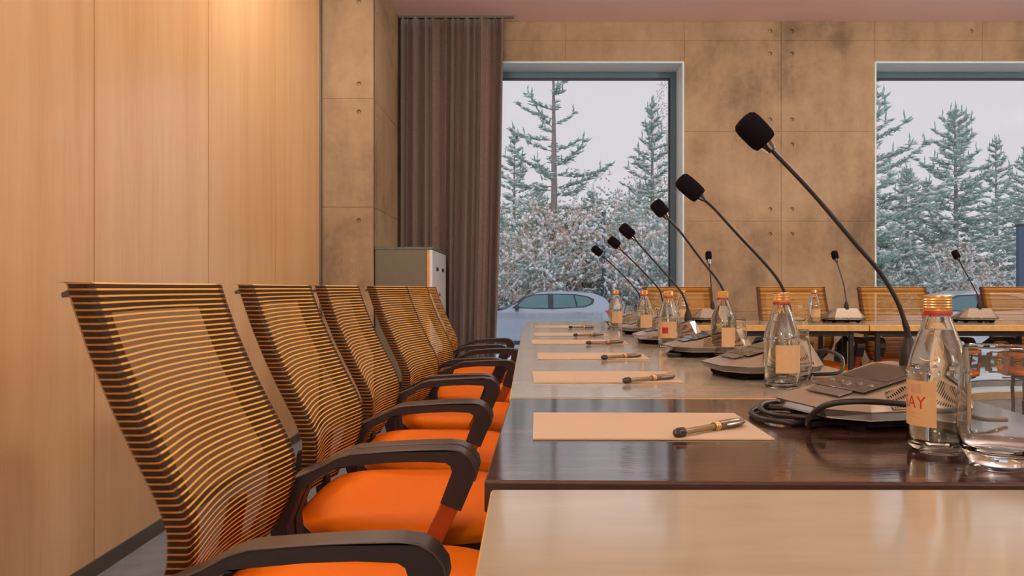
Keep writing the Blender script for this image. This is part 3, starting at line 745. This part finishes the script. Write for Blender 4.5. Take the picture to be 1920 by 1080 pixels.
FAR = [(4.62, [(1336, 590), (1335.6, 570), (1333, 530), (1330, 495)], (1329, 486), (1328, 472), 90, 'far small gooseneck microphone unit in front of first window and far chair'),
       (4.62, [(1587, 585), (1586, 566), (1584, 545), (1581, 530), (1569, 491)], (1567, 485), (1563.5, 471), 92, 'far small gooseneck microphone with yellow rear ports on the cross row table'),
       (4.62, [(1836, 588), (1835.5, 572), (1834, 556), (1827, 541), (1798, 488)], (1796, 484), (1788, 470), 84, 'far small gooseneck microphone in front of the second window')]
for Ys, base, h0, h1, rot, lb in FAR:
    sx = (base[0][0]-CX)*Ys/F; r = R(rot)+math.pi
    # rear faces the camera, user side is the window side
    u = put_unit(sx-SX*math.cos(r), Ys-SX*math.sin(r), r, lb, 'gooseneck microphones on the cross row'); units.append((u, Ys, sx, base, h0, h1))
for i, (u, Ys, sx, base, h0, h1) in enumerate(units):
    zt = TZ+.080
    pts = [Vector((sx, Ys, zt)), Vector((sx, Ys, zt+.04))]
    far = i >= 6; n = len(base)
    for k, (px, py) in enumerate(base[1:]):
        z = CAMZ-(py-CY)*Ys/F
        if z < zt+.055: continue
        Yk = Ys+(.16*((k+1)/(n-1))**2 if far else 0)
        pts.append(at(px, py, Yk))
    Yh = Ys+(.18 if far else 0)
    goose(u, pts, at(*h0, Yh), at(*h1, Yh+(.02 if far else 0)))
# cable of the nearest unit
def cable(u, pts, r, name='cable'):
    inv = (Matrix.Translation(u.location) @ Matrix.Rotation(u.rotation_euler.z, 4, 'Z')).inverted()
    MB().tube([inv @ p for p in smooth_path(pts, 8)], r, 10).build(name, M['black'], u, smooth=True)
z = TZ+.005
cable(units[0][0], [Vector(p) for p in [(.68, 1.14, z+.004), (.62, 1.10, z+.012), (.56, 1.08, z+.030), (.50, 1.07, z+.040), (.44, 1.08, z+.042), (.405, 1.095, z+.034), (.390, 1.11, z+.016), (.395, 1.13, z+.002),
      (.42, 1.15, z-.0005), (.45, 1.165, z+.0), (.455, 1.19, z), (.43, 1.20, z+.001), (.39, 1.155, z), (.36, 1.165, z+.001), (.345, 1.20, z), (.35, 1.26, z), (.38, 1.30, z), (.42, 1.29, z), (.44, 1.25, z)]], .0042)
cable(units[0][0], [Vector(p) for p in [(.46, 1.165, z+.006), (.40, 1.16, z+.008), (.365, 1.19, z+.006), (.362, 1.25, z+.006), (.385, 1.30, z+.008), (.43, 1.325, z+.006), (.48, 1.31, z+.004)]], .0042)
cable(units[1][0], [Vector(p) for p in [(.655, 1.93, z+.02), (.70, 1.92, z+.045), (.725, 1.86, z+.035), (.70, 1.80, z+.006), (.64, 1.80, z)]], .0042)
cable(units[2][0], [Vector(p) for p in [(.47, 2.35, z+.003), (.43, 2.30, z+.003), (.405, 2.32, z+.002), (.42, 2.38, z+.003), (.45, 2.42, z+.003)]], .0055)
cable(units[3][0], [Vector(p) for p in [(.47, 2.95, z), (.43, 2.90, z), (.405, 2.93, z), (.42, 2.98, z), (.45, 3.0, z)]], .0055)

# ------------------------------------------------------------------ bottles and glasses
def arc_patch(r, z0, z1, a0, a1, name, mat, parent, n=20, th=.0004):
    vs = []
    for rr in (r, r+th):
        for z in (z0, z1):
            for i in range(n+1):
                a = a0+(a1-a0)*i/n; vs.append((rr*math.cos(a), rr*math.sin(a), z))
    k = n+1; fs = []
    for i in range(n):
        fs += [(i, i+1, k+i+1, k+i), (2*k+i, 3*k+i, 3*k+i+1, 2*k+i+1), (i, 2*k+i, 2*k+i+1, i+1), (k+i, k+i+1, 3*k+i+1, 3*k+i)]
    fs += [(0, k, 3*k, 2*k), (n, 2*k+n, 3*k+n, k+n)]
    return MB().add(vs, fs).build(name, mat, parent, smooth=True)
def bottle_proto():
    t = empty('water_bottle')
    out = [(.026, .0), (.0315, .002), (.0342, .008), (.0342, .03), (.0342, .088), (.0344, .094), (.0342, .100), (.0325, .111), (.0290, .124), (.0245, .137), (.0205, .148), (.0172, .157), (.0148, .164), (.0140, .172)]
    inn = [(.0120, .172), (.0127, .164), (.0150, .157), (.0183, .148), (.0223, .137), (.0268, .124), (.0303, .111), (.0320, .100), (.0322, .094), (.0320, .088), (.0320, .030), (.0317, .013), (.028, .0085), (.010, .0075), (.0001, .0075)]
    MB().lathe([(.0001, .002), (.012, .0018)]+out+inn, 48, closed=False).build('glass_body', M['glass'], t, smooth='full')
    wi = [(max(r-.0003, .0001), z+(.0003 if z < .01 else 0)) for r, z in inn[::-1] if z <= .149]
    MB().lathe(wi+[(.0178, .1485), (.0001, .1485)], 40).build('water', M['water'], t, smooth='full')
    cp = MB(); prof = [(.0150, .1705), (.0160, .171), (.0160, .1745)]
    for k in range(4): prof += [(.0166, .1755+k*.0032), (.0157, .1768+k*.0032)]
    prof += [(.0162, .1880), (.0158, .1900), (.0135, .1910)]
    cp.lathe(prof, 40).build('cap', M['gold'], t, smooth=True)
    MB().lathe([(.0145, .1665), (.0165, .1670), (.0168, .1685), (.0165, .1703), (.0145, .1705)], 40).build('seal_ring', M['red'], t, smooth=True)
    # embossed ring drops below the shoulder
    b = MB()
    for k in range(22):
        a = 2*math.pi*k/22; p = Vector((  .0342*math.cos(a), .0342*math.sin(a), .0975))
        b.lathe([(.0002, -.003), (.0016, -.0015), (.0019, 0), (.0016, .0015), (.0002, .003)], 8, Matrix.Translation(p))
    b.build('embossed_beads', M['glass'], t, smooth='full')
    return t
B0 = bottle_proto(); index_kids()
def text_on(parent, txt, r, zc, ac, size, mat, name='lettering'):
    cu = bpy.data.curves.new('txt', 'FONT'); cu.body = txt; cu.size = size; cu.align_x = 'CENTER'; cu.align_y = 'CENTER'; cu.extrude = 0; cu.resolution_u = 3
    ob = bpy.data.objects.new('txt', cu); COL.objects.link(ob); dg = bpy.context.evaluated_depsgraph_get(); dg.update()
    me = bpy.data.meshes.new_from_object(ob.evaluated_get(dg)); bpy.data.objects.remove(ob)
    import bmesh
    bm = bmesh.new(); bm.from_mesh(me)
    bmesh.ops.subdivide_edges(bm, edges=[e for e in bm.edges if e.calc_length() > .003], cuts=2)
    for v in bm.verts:
        a = ac+v.co.x/r; zz = zc+v.co.y; v.co = (r*math.cos(a), r*math.sin(a), zz)
    bm.to_mesh(me); bm.free(); me.name = name; me.materials.clear(); me.materials.append(mat)
    o = bpy.data.objects.new(name, me); COL.objects.link(o); o.parent = parent; return o
BT = [(.503, .985, 'first water bottle with beige label and gold cap, nearest on the dark table'),
      (.505, 1.600, 'water bottle with gold cap second from the camera, on the pale table'),
      (.557, 2.300, 'water bottle with gold cap third from the camera, beside a tumbler'),
      (.470, 2.700, 'water bottle with reddish square emblem label fourth from the camera'),
      (.490, 3.400, 'water bottle with gold cap fifth from the camera'),
      (.418, 3.860, 'farthest water bottle of the long row, in front of the outdoor post'),
      (.875, 4.56, 'far water bottle at the table corner before the first window'),
      (1.625, 4.56, 'far water bottle beside a tumbler before the concrete wall')]
for i, (x, yv, lb) in enumerate(BT):
    c = B0 if i == 0 else copy_tree(B0)
    far = i >= 6
    c.location = (x, yv, TZ+.0006)
    tag(c, lb, 'bottle', 'water bottles on the cross row' if far else 'water bottles along the long row')
    # label turned differently on each bottle
    a0, a1 = [(-3.55, -2.07), (-2.2, -.3), (-1.9, 0), (-2.6, -.9), (-2.2, -.5), (-2.2, -.5), (-2.4, -.6), (-2.4, -.6)][i]
    lo, hi = (.032, .087) if not far else (.032, .080)
    lab = arc_patch(.0346, lo, hi, a0, a1, 'bottle_label', M['label'], c)
    if i == 0:
        text_on(lab, 'SAY', .03515, .060, -2.93, .0215, M['label_red'])
        arc_patch(.0354, .0475, .048, -3.3, -2.5, 'printed_line', M['label_faint'], lab, th=.0001)
        arc_patch(.0354, .0425, .0429, -3.2, -2.6, 'printed_line', M['label_faint'], lab, th=.0001)
        arc_patch(.0354, .072, .083, -3.0, -2.6, 'printed_square', M['label_faint'], lab, th=.0001)
        arc_patch(.0346, .034, .085, -1.0, -.55, 'back_label', M['label'], c)
        em = MB(); pts = [Vector((math.cos(-2.35+.55*math.cos(q))*(.0262-(.011*math.sin(q))*.75), math.sin(-2.35+.55*math.cos(q))*(.0262-(.011*math.sin(q))*.75), .128+.016*math.sin(q))) for q in np.linspace(-2.2, 2.6, 30)]
        em.tube(pts, .0006, 6).build('emblem', M['gold'], c, smooth=True)
    if i in (3,):
        arc_patch(.0354, .048, .068, -2.35, -1.75, 'printed_square', M['label_red'], lab, th=.0001)
def glass_proto():
    t = empty('glass_tumbler')
    prof = [(.0001, .0005), (.026, .0005), (.030, .0025), (.036, .012), (.0415, .022), (.0440, .040), (.0435, .062), (.0410, .092), (.0378, .118), (.0368, .1320), (.0367, .1336), (.0361, .1344), (.0354, .1336), (.0353, .1320),
            (.0366, .118), (.0397, .092), (.0421, .062), (.0425, .042), (.0400, .026), (.034, .0175), (.020, .0145), (.0001, .014)]
    MB().lathe(prof, 56).build('glass_body', M['glass'], t, smooth='full')
    return t
G0 = glass_proto(); index_kids()
GT = [(.532, .905, 'large clear empty tumbler on the dark table at the right frame edge'),
      (.560, 1.690, 'clear tumbler half behind the second bottle'),
      (.600, 2.330, 'clear tumbler beside the third bottle'),
      (.505, 2.830, 'clear tumbler touching the fourth bottle from the camera'),
      (.525, 3.470, 'clear tumbler beside the fifth bottle from the camera'),
      (.485, 3.930, 'clear tumbler next to the farthest bottle of the long row'),
      (1.535, 4.55, 'far clear tumbler beside a bottle before the concrete wall'),
      (2.310, 4.55, 'far clear tumbler before the second window')]
for i, (x, yv, lb) in enumerate(GT):
    c = G0 if i == 0 else copy_tree(G0); c.location = (x, yv, TZ+.0006)
    if i: c.scale = (.80, .80, .83)
    tag(c, lb, 'glass', 'glass tumblers on the tables')

# ------------------------------------------------------------------ outdoors
GZ = -.73
struct(MB().box((-60, YW+.5, GZ-.3), (80, 130, GZ)).build('ground', M['snow_ground']))
def car(loc, paint, label, group):
    t = empty('car', loc); tag(t, label, 'car', group)
    X = [-2.15, -2.12, -2.0, -1.7, -1.3, -.87, -.6, -.3, -.07, .13, .33, .75, 1.17, 1.45, 1.65, 1.82, 1.94, 2.05, 2.13, 2.16]
    T = [.52, .70, .86, .97, 1.05, 1.11, 1.15, 1.31, 1.475, 1.55, 1.595, 1.615, 1.60, 1.585, 1.56, 1.50, 1.43, 1.30, 1.15, .80]
    XW = [-1.38, 1.28]; RA = .39
    def top(x): return float(np.interp(x, X, T))
    def bot(x):
        b = .24+(.14 if abs(x) > 2.05 else 0)
        for w in XW:
            d = abs(x-w)
            if d < RA: b = max(b, .33+math.sqrt(RA*RA-d*d))
        return b
    def Wd(x):
        return .90*(1-.0*x)-(.16*max(0, (abs(x)-1.75)/.41)**2.2)
    def side(x, z):
        w = Wd(x)
        if z > 1.08: w -= .30*(z-1.08)**.95*1.25
        elif z < .5: w -= .05*((.5-z)/.3)**2
        w += .012*math.exp(-((z-.90)/.05)**2)
        return w
    xs = sorted(set(list(np.linspace(-2.16, 2.16, 60))+[w+RA*math.sin(a) for w in XW for a in np.linspace(-1.57, 1.57, 21)]+[w+s*(RA+.002) for w in XW for s in (-1, 1)]))
    nt = 16; vs = []; rows = []
    for x in xs:
        b, tp_ = bot(x), top(x); r = []
        side_z = [b+(tp_-.03-b)*(k/nt) for k in range(nt+1)]
        for zz in side_z: r.append((x, -side(x, zz), zz))
        yt = side(x, tp_-.03)
        for q in (.9, .6, .3, 0): r.append((x, -yt*q*(.98), tp_-.03*(q/.9)**4 if q else tp_))
        full = r+[(a, -b_, c) for a, b_, c in r[::-1][1:]]
        rows.append(full)
    n = len(rows[0])
    for r in rows: vs += r
    fs = [(i*n+k, (i+1)*n+k, (i+1)*n+(k+1) % n, i*n+(k+1) % n) for i in range(len(xs)-1) for k in range(n)]
    fs += [tuple(range(n)), tuple((len(xs)-1)*n+k for k in range(n))[::-1]]
    MB().add(vs, fs).build('body', paint, t, smooth=True)
    DL = [(-.42, 1.165), (-.12, 1.43), (.10, 1.51), (.5, 1.53), (1.16, 1.52), (1.5, 1.46), (1.66, 1.38), (1.62, 1.27), (1.42, 1.19), (.6, 1.14)]
    panes = [[(-.33, 1.18), (-.09, 1.41), (.13, 1.485), (.48, 1.50), (.49, 1.16)],
             [(.62, 1.165), (.62, 1.505), (1.12, 1.497), (1.20, 1.19)],
             [(1.24, 1.195), (1.16, 1.49), (1.46, 1.435), (1.59, 1.37), (1.56, 1.28), (1.40, 1.21)]]
    def dens(P):
        out = []
        for i in range(len(P)):
            a, b = P[i], P[(i+1) % len(P)]; k = max(1, int(math.hypot(a[0]-b[0], a[1]-b[1])/.15))
            out += [(a[0]+(b[0]-a[0])*j/k, a[1]+(b[1]-a[1])*j/k) for j in range(k)]
        return out
    for s in (-1, 1):
        sur = MB().prism(dens(DL), -.04, .012, lambda a, b, d: (a, s*(side(a, b)+d), b)).build('window_surround', M['car_trim'], t)
        for P in panes: MB().prism(dens(P), .0, .02, lambda a, b, d: (a, s*(side(a, b)+d), b)).build('side_window', M['car_glass'], sur)
        MB().prism([(1.93, 1.10), (2.05, 1.12), (2.14, 1.06), (2.14, .97), (2.05, .94)], -.05, .02, lambda a, b, d: (a, s*(side(a, b)+d), b)).build('tail_lamp', M['tail'], t)
        MB().prism([(-2.0, .80), (-1.75, .88), (-1.62, .86), (-1.9, .70)], -.04, .012, lambda a, b, d: (a, s*(side(a, b)+d), b)).build('headlamp', M['chrome'], t)
        for hx, hz in ((.33, 1.03), (1.23, 1.06)):
            MB().box((hx-.09, s*side(hx, hz)-.02, hz-.012), (hx+.09, s*side(hx, hz)+.02, hz+.012)).build('door_handle', paint, t, bevel=.008)
        mx = MB(); mx.lathe([(.001, -.11), (.05, -.09), (.075, -.02), (.075, .06), (.05, .10), (.001, .11)], 14, Matrix.Translation((-.30, s*1.0, 1.19)) @ Matrix.Rotation(R(90), 4, 'X') @ Matrix.Diagonal((.8, 1, 1, 1)))
        mx.box((-.33, min(s*.84, s*.95), 1.11), (-.27, max(s*.84, s*.95), 1.15)); mx.build('wing_mirror', M['car_trim'], t, smooth=True)
        MB().prism([(-.95, .24), (-.95, .34), (.88, .34), (.88, .24)], -.02, .015, lambda a, b, d: (a, s*(side(a, b)+d), b)).build('sill_trim', M['car_trim'], t)
        for w in XW:
            mt = Matrix.Translation((w, s*.79, .33)) @ Matrix.Rotation(R(90), 4, 'X')
            wh = MB().lathe([(.19, -.10), (.30, -.10), (.33, -.07), (.33, .07), (.30, .10), (.19, .10)], 32, mt).build('wheel', M['tyre'], t, smooth=True)
            rim = MB().lathe([(.05, -s*.075), (.05, -s*.095)], 16, mt).ring([(.215*math.cos(a), .215*math.sin(a)) for a in np.linspace(0, 6.283, 33)[:-1]], [(.185*math.cos(a), .185*math.sin(a)) for a in np.linspace(0, 6.283, 33)[:-1]], -.1, .1, lambda a, b, d: tuple(mt @ Vector((a, b, d))))
            for k in range(5):
                a = 2*math.pi*k/5; rm = mt @ Matrix.Rotation(a, 4, 'Z')
                rim.box((.03, -.03, -s*.07-.01), (.19, .03, -s*.07+.01), rm)
            rim.build('rim', M['chrome'], wh)
            MB().lathe([(.0, 0), (.36, 0), (.36, .01)], 24, Matrix.Translation((w, s*.64, .36)) @ Matrix.Rotation(R(90), 4, 'X')).build('wheel_well', M['tyre'], t)
    MB().box((-2.10, -.7, .24), (2.10, .7, .34)).build('underbody', M['tyre'], t)
    ws = MB(); ws.add([(-.80, -.70, 1.135), (-.80, .70, 1.135), (-.09, .56, 1.485), (-.09, -.56, 1.485)], [(0, 1, 2, 3)]); 
    MB().prism([(-.84, 1.13), (-.60, 1.16), (-.30, 1.322), (-.07, 1.487), (-.09, 1.45), (-.32, 1.28), (-.62, 1.12)], -.60, .60, lambda a, b, d: (a, d*(1-.12*(b-1.1)), b+.004)).build('windscreen', M['car_glass'], t)
    return t
car(((1145-CX)*21/F-2.15, 21, GZ), M['car'], 'silver grey hatchback car parked outside beyond the first window', 'cars parked in the snow')
car(((1640-CX)*18/F+2.15-.45, 18.6, GZ), M['car_b'], 'pale silver car parked outside beyond the second window', 'cars parked in the snow')

def post(px, top_py, Y, w, label):
    x = (px-CX)*Y/F; zt = CAMZ-(top_py-CY)*Y/F
    t = empty('lamp_post', (x, Y, GZ)); h = zt-GZ
    MB().box((-w, -w, 0), (w, w, h)).build('pole', M['post'], t, bevel=.01)
    MB().box((-w-.06, -w-.06, 0), (w+.06, w+.06, .05)).build('base_plate', M['post'], t, bevel=.005)
    MB().box((-w-.01, -w-.01, h), (w+.01, w+.01, h+.05)).build('lamp_head', M['car_trim'], t, bevel=.005)
    tag(t, label, 'post', 'dark posts outside')
post(1131.5, 401, 23.5, .055, 'dark square post behind the silver car outside the first window')
post(1913, 424, 20, .07, 'blue grey post outside the second window at the right frame edge')
t = empty('low_wall', (-2.5, 27, GZ)); tag(t, 'grey low wall behind the silver car outdoors', 'wall')
MB().box((-9, -.1, 0), (6.5, .1, .98)).build('wall_body', M['fence_w'], t); MB().box((-9.02, -.14, .98), (6.52, .14, 1.05)).build('coping', M['post'], t)

# vegetation -------------------------------------------------------
def bip(P, D, Rr, L):
    "many four-sided spindles: centres P, unit dirs D, radius Rr, length L (arrays)"
    n = len(P); up = np.tile(np.array([0., 0, 1]), (n, 1)); s = np.cross(D, up); nn = np.linalg.norm(s, axis=1, keepdims=True); nn[nn < 1e-4] = 1; s = s/nn
    u = np.cross(s, D); Rr = np.broadcast_to(Rr, (n,))[:, None]; L = np.broadcast_to(L, (n,))[:, None]
    v = np.stack([P-D*L*.5, P+s*Rr-D*L*.1, P+u*Rr-D*L*.1, P-s*Rr-D*L*.1, P-u*Rr-D*L*.1, P+D*L*.5], 1).reshape(-1, 3)
    base = (np.arange(n)*6)[:, None, None]; f = np.array([[0, 2, 1], [0, 3, 2], [0, 4, 3], [0, 1, 4], [5, 1, 2], [5, 2, 3], [5, 3, 4], [5, 4, 1]])[None]+base
    return v, f.reshape(-1, 3)
def arr_obj(name, v, f, mat, parent):
    me = bpy.data.meshes.new(name); me.vertices.add(len(v)); me.vertices.foreach_set('co', v.astype(np.float32).ravel())
    me.loops.add(f.size); me.loops.foreach_set('vertex_index', f.astype(np.int32).ravel())
    me.polygons.add(len(f)); me.polygons.foreach_set('loop_start', (np.arange(len(f))*f.shape[1]).astype(np.int32)); me.update(calc_edges=True)
    me.materials.append(mat); o = bpy.data.objects.new(name, me); COL.objects.link(o); o.parent = parent; o['kind'] = 'stuff'; return o
def conifer(seed, h, rad, dens, mat, open_top=0.0, snow=1.0, zlow=.05):
    rg = np.random.default_rng(seed); t = empty('snowy_conifer')
    MB().tube([(0, 0, 0), (.03*h/8, 0, h*.5), (0, .02, h*.99)], [.016*h, .010*h, .012], 10).build('trunk', M['bark'], t, smooth=True)
    br = MB(); P = []; D = []; LL = []; SP = []; SR = []
    nl = int(dens*h*12)
    for i in range(nl):
        z = h*(zlow+(1-zlow)*((i+rg.random())/nl)); q = 1-z/h
        ln = rad*(q**.85)*(.6+.6*rg.random())+.05
        if open_top and q < open_top and rg.random() < .35: continue
        az = i*2.399+rg.normal()*.3; rise = .55*(1-q)**1.5-.12*q+rg.normal()*.16
        d = np.array([math.cos(az), math.sin(az), 0.]); n = max(4, int(ln/.22)); prev = None; pts = []
        for k in range(n+1):
            s = k/n; p = d*ln*s+np.array([0, 0, z+ln*(rise*s+.22*s*s*s-.12*s)]); pts.append(p)
        br.tube([tuple(p) for p in pts], [.010+.018*q*(1-k/n) for k in range(n+1)], 4, cap=False)
        side = np.array([-d[1], d[0], 0.])
        for k in range(1, n+1):
            s = k/n; p = pts[k]; w = .34*ln*(1-.75*s)*(.4+.6*s)+.10*min(1, .35+q*5)
            m = 3 if s < .95 else 2
            for sg in (-1, 1, 0):
                for r_ in range(2):
                    wl = w*(.5+.7*rg.random()); dd = d*.8+side*sg*.9+np.array([0, 0, .15+.25*rg.normal()*.6+.35*(1-q)]); dd /= np.linalg.norm(dd)
                    nt = max(1, int(wl/.11))
                    for e in range(nt):
                        P.append(p+dd*(wl*(e+.6)/nt)+rg.normal(size=3)*.015); dv = dd+rg.normal(size=3)*.28; D.append(dv/np.linalg.norm(dv)); LL.append(.15+.10*rg.random())
                    if rg.random() < snow:
                        SP.append(p+dd*wl*rg.random()+np.array([0, 0, .035])); SR.append(.05+.09*rg.random()*(.5+q))
        if q < .7 and rg.random() < .6:      # upright leader shoots on the branch tips
            for e in range(3): P.append(pts[-1]+np.array([0, 0, .06+.10*e])+rg.normal(size=3)*.012); D.append(np.array([0, 0, 1.])+rg.normal(size=3)*.1); LL.append(.18)
    for e in range(8): P.append(np.array([0, 0, h-.25+.06*e])); D.append(np.array([0, 0, 1.])+rg.normal(size=3)*.25); LL.append(.2)
    P = np.array(P); D = np.array(D); LL = np.array(LL); D /= np.linalg.norm(D, axis=1, keepdims=True)
    br.build('branches', M['bark'], t)['kind'] = 'stuff'
    v, f = bip(P, D, .024, LL*1.2); arr_obj('foliage', v, f, mat, t)
    # topmost leader shoots
    SP = np.array(SP); SR = np.array(SR); sd = rg.normal(size=(len(SP), 3)); sd[:, 2] *= .15; sd /= np.linalg.norm(sd, axis=1, keepdims=True)
    v, f = bip(SP, sd, SR*.42, SR*2.6); v = v.reshape(-1, 6, 3); v[:, :, 2] = SP[:, None, 2]+(v[:, :, 2]-SP[:, None, 2])*.7; arr_obj('snow_caps', v.reshape(-1, 3), f, M['snow'], t)
    return t
def shrub(seed, h, leaf, nleaf, snow):
    rg = np.random.default_rng(seed); t = empty('bare_shrub'); br = MB(); tips = []; dirs = []
    def grow(p, d, ln, r, lev):
        n = 4; pts = [p]; 
        for k in range(n):
            d = d+rg.normal(size=3)*.20; d[2] += .03 if lev < 2 else -.05; d = d/np.linalg.norm(d); p = p+d*ln/n; pts.append(p)
            if lev >= 1: tips.append(p.copy()); dirs.append(d.copy())
            if lev < 3 and k > 0:
                for _ in range(2 if lev < 2 else 1):
                    nd = d+rg.normal(size=3)*.75; nd /= np.linalg.norm(nd); grow(p.copy(), nd, ln*(.45+.25*rg.random()), r*.55, lev+1)
        br.tube([tuple(q) for q in pts], [r*(1-.6*k/n) for k in range(n+1)], 4, cap=False)
    for s in range(5):
        a = rg.random()*6.283; d = np.array([math.cos(a)*.45, math.sin(a)*.45, 1.]); grow(np.array([math.cos(a)*.1, math.sin(a)*.1, 0.]), d/np.linalg.norm(d), h*(.7+.3*rg.random()), .03, 0)
    br.build('branches', M['twig'], t)['kind'] = 'stuff'
    T = np.array(tips); Dd = np.array(dirs)
    i = rg.integers(0, len(T), nleaf); v, f = bip(T[i]+rg.normal(size=(nleaf, 3))*.07, (lambda q: q/np.linalg.norm(q, axis=1, keepdims=True))(rg.normal(size=(nleaf, 3))), .028, .10); arr_obj('dry_leaves', v, f, leaf, t)
    i = rg.integers(0, len(T), snow); r = .02+.035*rg.random(snow); v, f = bip(T[i]+np.array([0, 0, .03]), Dd[i], r, r*4); arr_obj('snow_caps', v, f, M['snow'], t)
    return t
def place(o, px, Y, label, cat, group, rz=0, sc=1.0):
    o.location = ((px-CX)*Y/F, Y, GZ); o.rotation_euler = (0, 0, rz); o.scale = (sc, sc, sc); tag(o, label, cat, group)
def hgt(py, Y): return CAMZ-(py-CY)*Y/F-GZ
gt = 'snowy conifers outside'
C1 = conifer(1, hgt(208, 27), 2.9, 1.25, M['needle2'])
C2 = conifer(2, hgt(60, 26), 2.8, .62, M['needle'], open_top=.6, snow=.5)
C3 = conifer(3, hgt(195, 29), 2.3, .8, M['needle'], snow=.9)
index_kids()
place(C1, 1791, 27, 'symmetric snow-dusted conifer with pointed top in the middle of the second window', 'tree', gt)
place(C2, 1037, 26, 'tall open-branched pine with straight trunk in the first window', 'tree', gt)
place(C3, 1222, 29, 'slender snowy conifer with narrow top near the first window frame', 'tree', gt)
for src, px, Y, sc, rz, lb in [
        (C1, 1596, 25.5, 1.20, 2.0, 'tall snowy conifer at the left edge of the second window'),
        (C1, 1935, 30, .93, 4.1, 'snowy conifer at the right frame edge behind the post'),
        (C1, 1700, 33, .86, 1.1, 'lower snowy conifer behind, between the two in the second window'),
        (C3, 1868, 34, .95, .8, 'distant snowy conifer right of the symmetric one'),
        (C3, 965, 30, .90, 3.0, 'snowy conifer beside the curtain in the first window'),
        (C1, 1110, 33, .74, 5.0, 'broad snowy conifer low behind the post in the first window'),
        (C1, 905, 32, .86, .3, 'snowy conifer mostly hidden behind the curtain'),
        (C3, 1290, 32, .88, 2.2, 'snowy conifer mostly hidden behind the first window frame'),
        (C1, 1010, 36, .80, 2.7, 'broad snowy conifer far behind the open-branched pine'),
        (C1, 1200, 37, .84, 3.9, 'broad snowy conifer far behind the slender one')]:
    place(copy_tree(src), px, Y, lb, 'tree', gt, rz, sc)
S1 = shrub(11, 3.0, M['rust'], 2200, 2400); S2 = shrub(12, 2.7, M['needle2'], 4200, 2600); index_kids()
gs = 'snowy bare shrubs behind the parked cars'
place(S1, 975, 24.5, 'snowy shrub with rust leaves beside the curtain, behind the silver car', 'shrub', gs)
place(S2, 1075, 24.8, 'snowy bare shrub behind the roof of the silver car', 'shrub', gs, 1.0)
for src, px, Y, sc, rz, lb in [(S1, 1165, 24.6, 1.0, 2.0, 'snowy shrub with rust leaves right of the dark post'),
                               (S2, 1235, 25, 1.05, 3.0, 'snowy bare shrub near the first window frame'),
                               (S1, 1030, 28, 1.15, 4.0, 'snowy rust-leaved shrub under the open-branched pine'),
                               (S2, 1125, 29, 1.2, 5.0, 'snowy bare shrub behind the dark post'),
                               (S2, 1680, 24.5, .9, 1.5, 'snowy shrub at the left of the second window, behind the pale car'),
                               (S1, 1850, 24.0, .75, 2.5, 'snowy low shrub under the symmetric conifer')]:
    place(copy_tree(src), px, Y, lb, 'shrub', gs, rz, sc)
def birch():
    rg = np.random.default_rng(31); h = hgt(100, 31); t = empty('drooping_birch'); br = MB(); br.tube([(0, 0, 0), (.1, 0, h*.5), (-.1, 0, h)], [.10, .06, .01], 8)
    P = []
    for i in range(60):
        z = h*(.35+.65*rg.random()); az = rg.random()*6.283; ln = 1.6*(1.15-z/h)+.3; p = np.array([0, 0, z]); pts = []
        for k in range(8):
            s = k/7; q = p+np.array([math.cos(az)*ln*s**.8, math.sin(az)*ln*s**.8, ln*(.8*s-1.7*s*s)]); pts.append(tuple(q))
            if k > 2:
                for _ in range(7): P.append(q+rg.normal(size=3)*np.array([.08, .08, .16]))
        br.tube(pts, [.014*(1-.8*k/7) for k in range(8)], 4, cap=False)
    br.build('branches', M['twig'], t)['kind'] = 'stuff'; P = np.array(P); D = rg.normal(size=P.shape); D[:, 2] -= 1; D /= np.linalg.norm(D, axis=1, keepdims=True)
    v, f = bip(P, D, .020, .09); arr_obj('dry_leaves', v, f, M['birch'], t); return t
place(birch(), 1262, 31, 'pale birch with drooping dry twigs by the right frame of the first window', 'tree', gt)
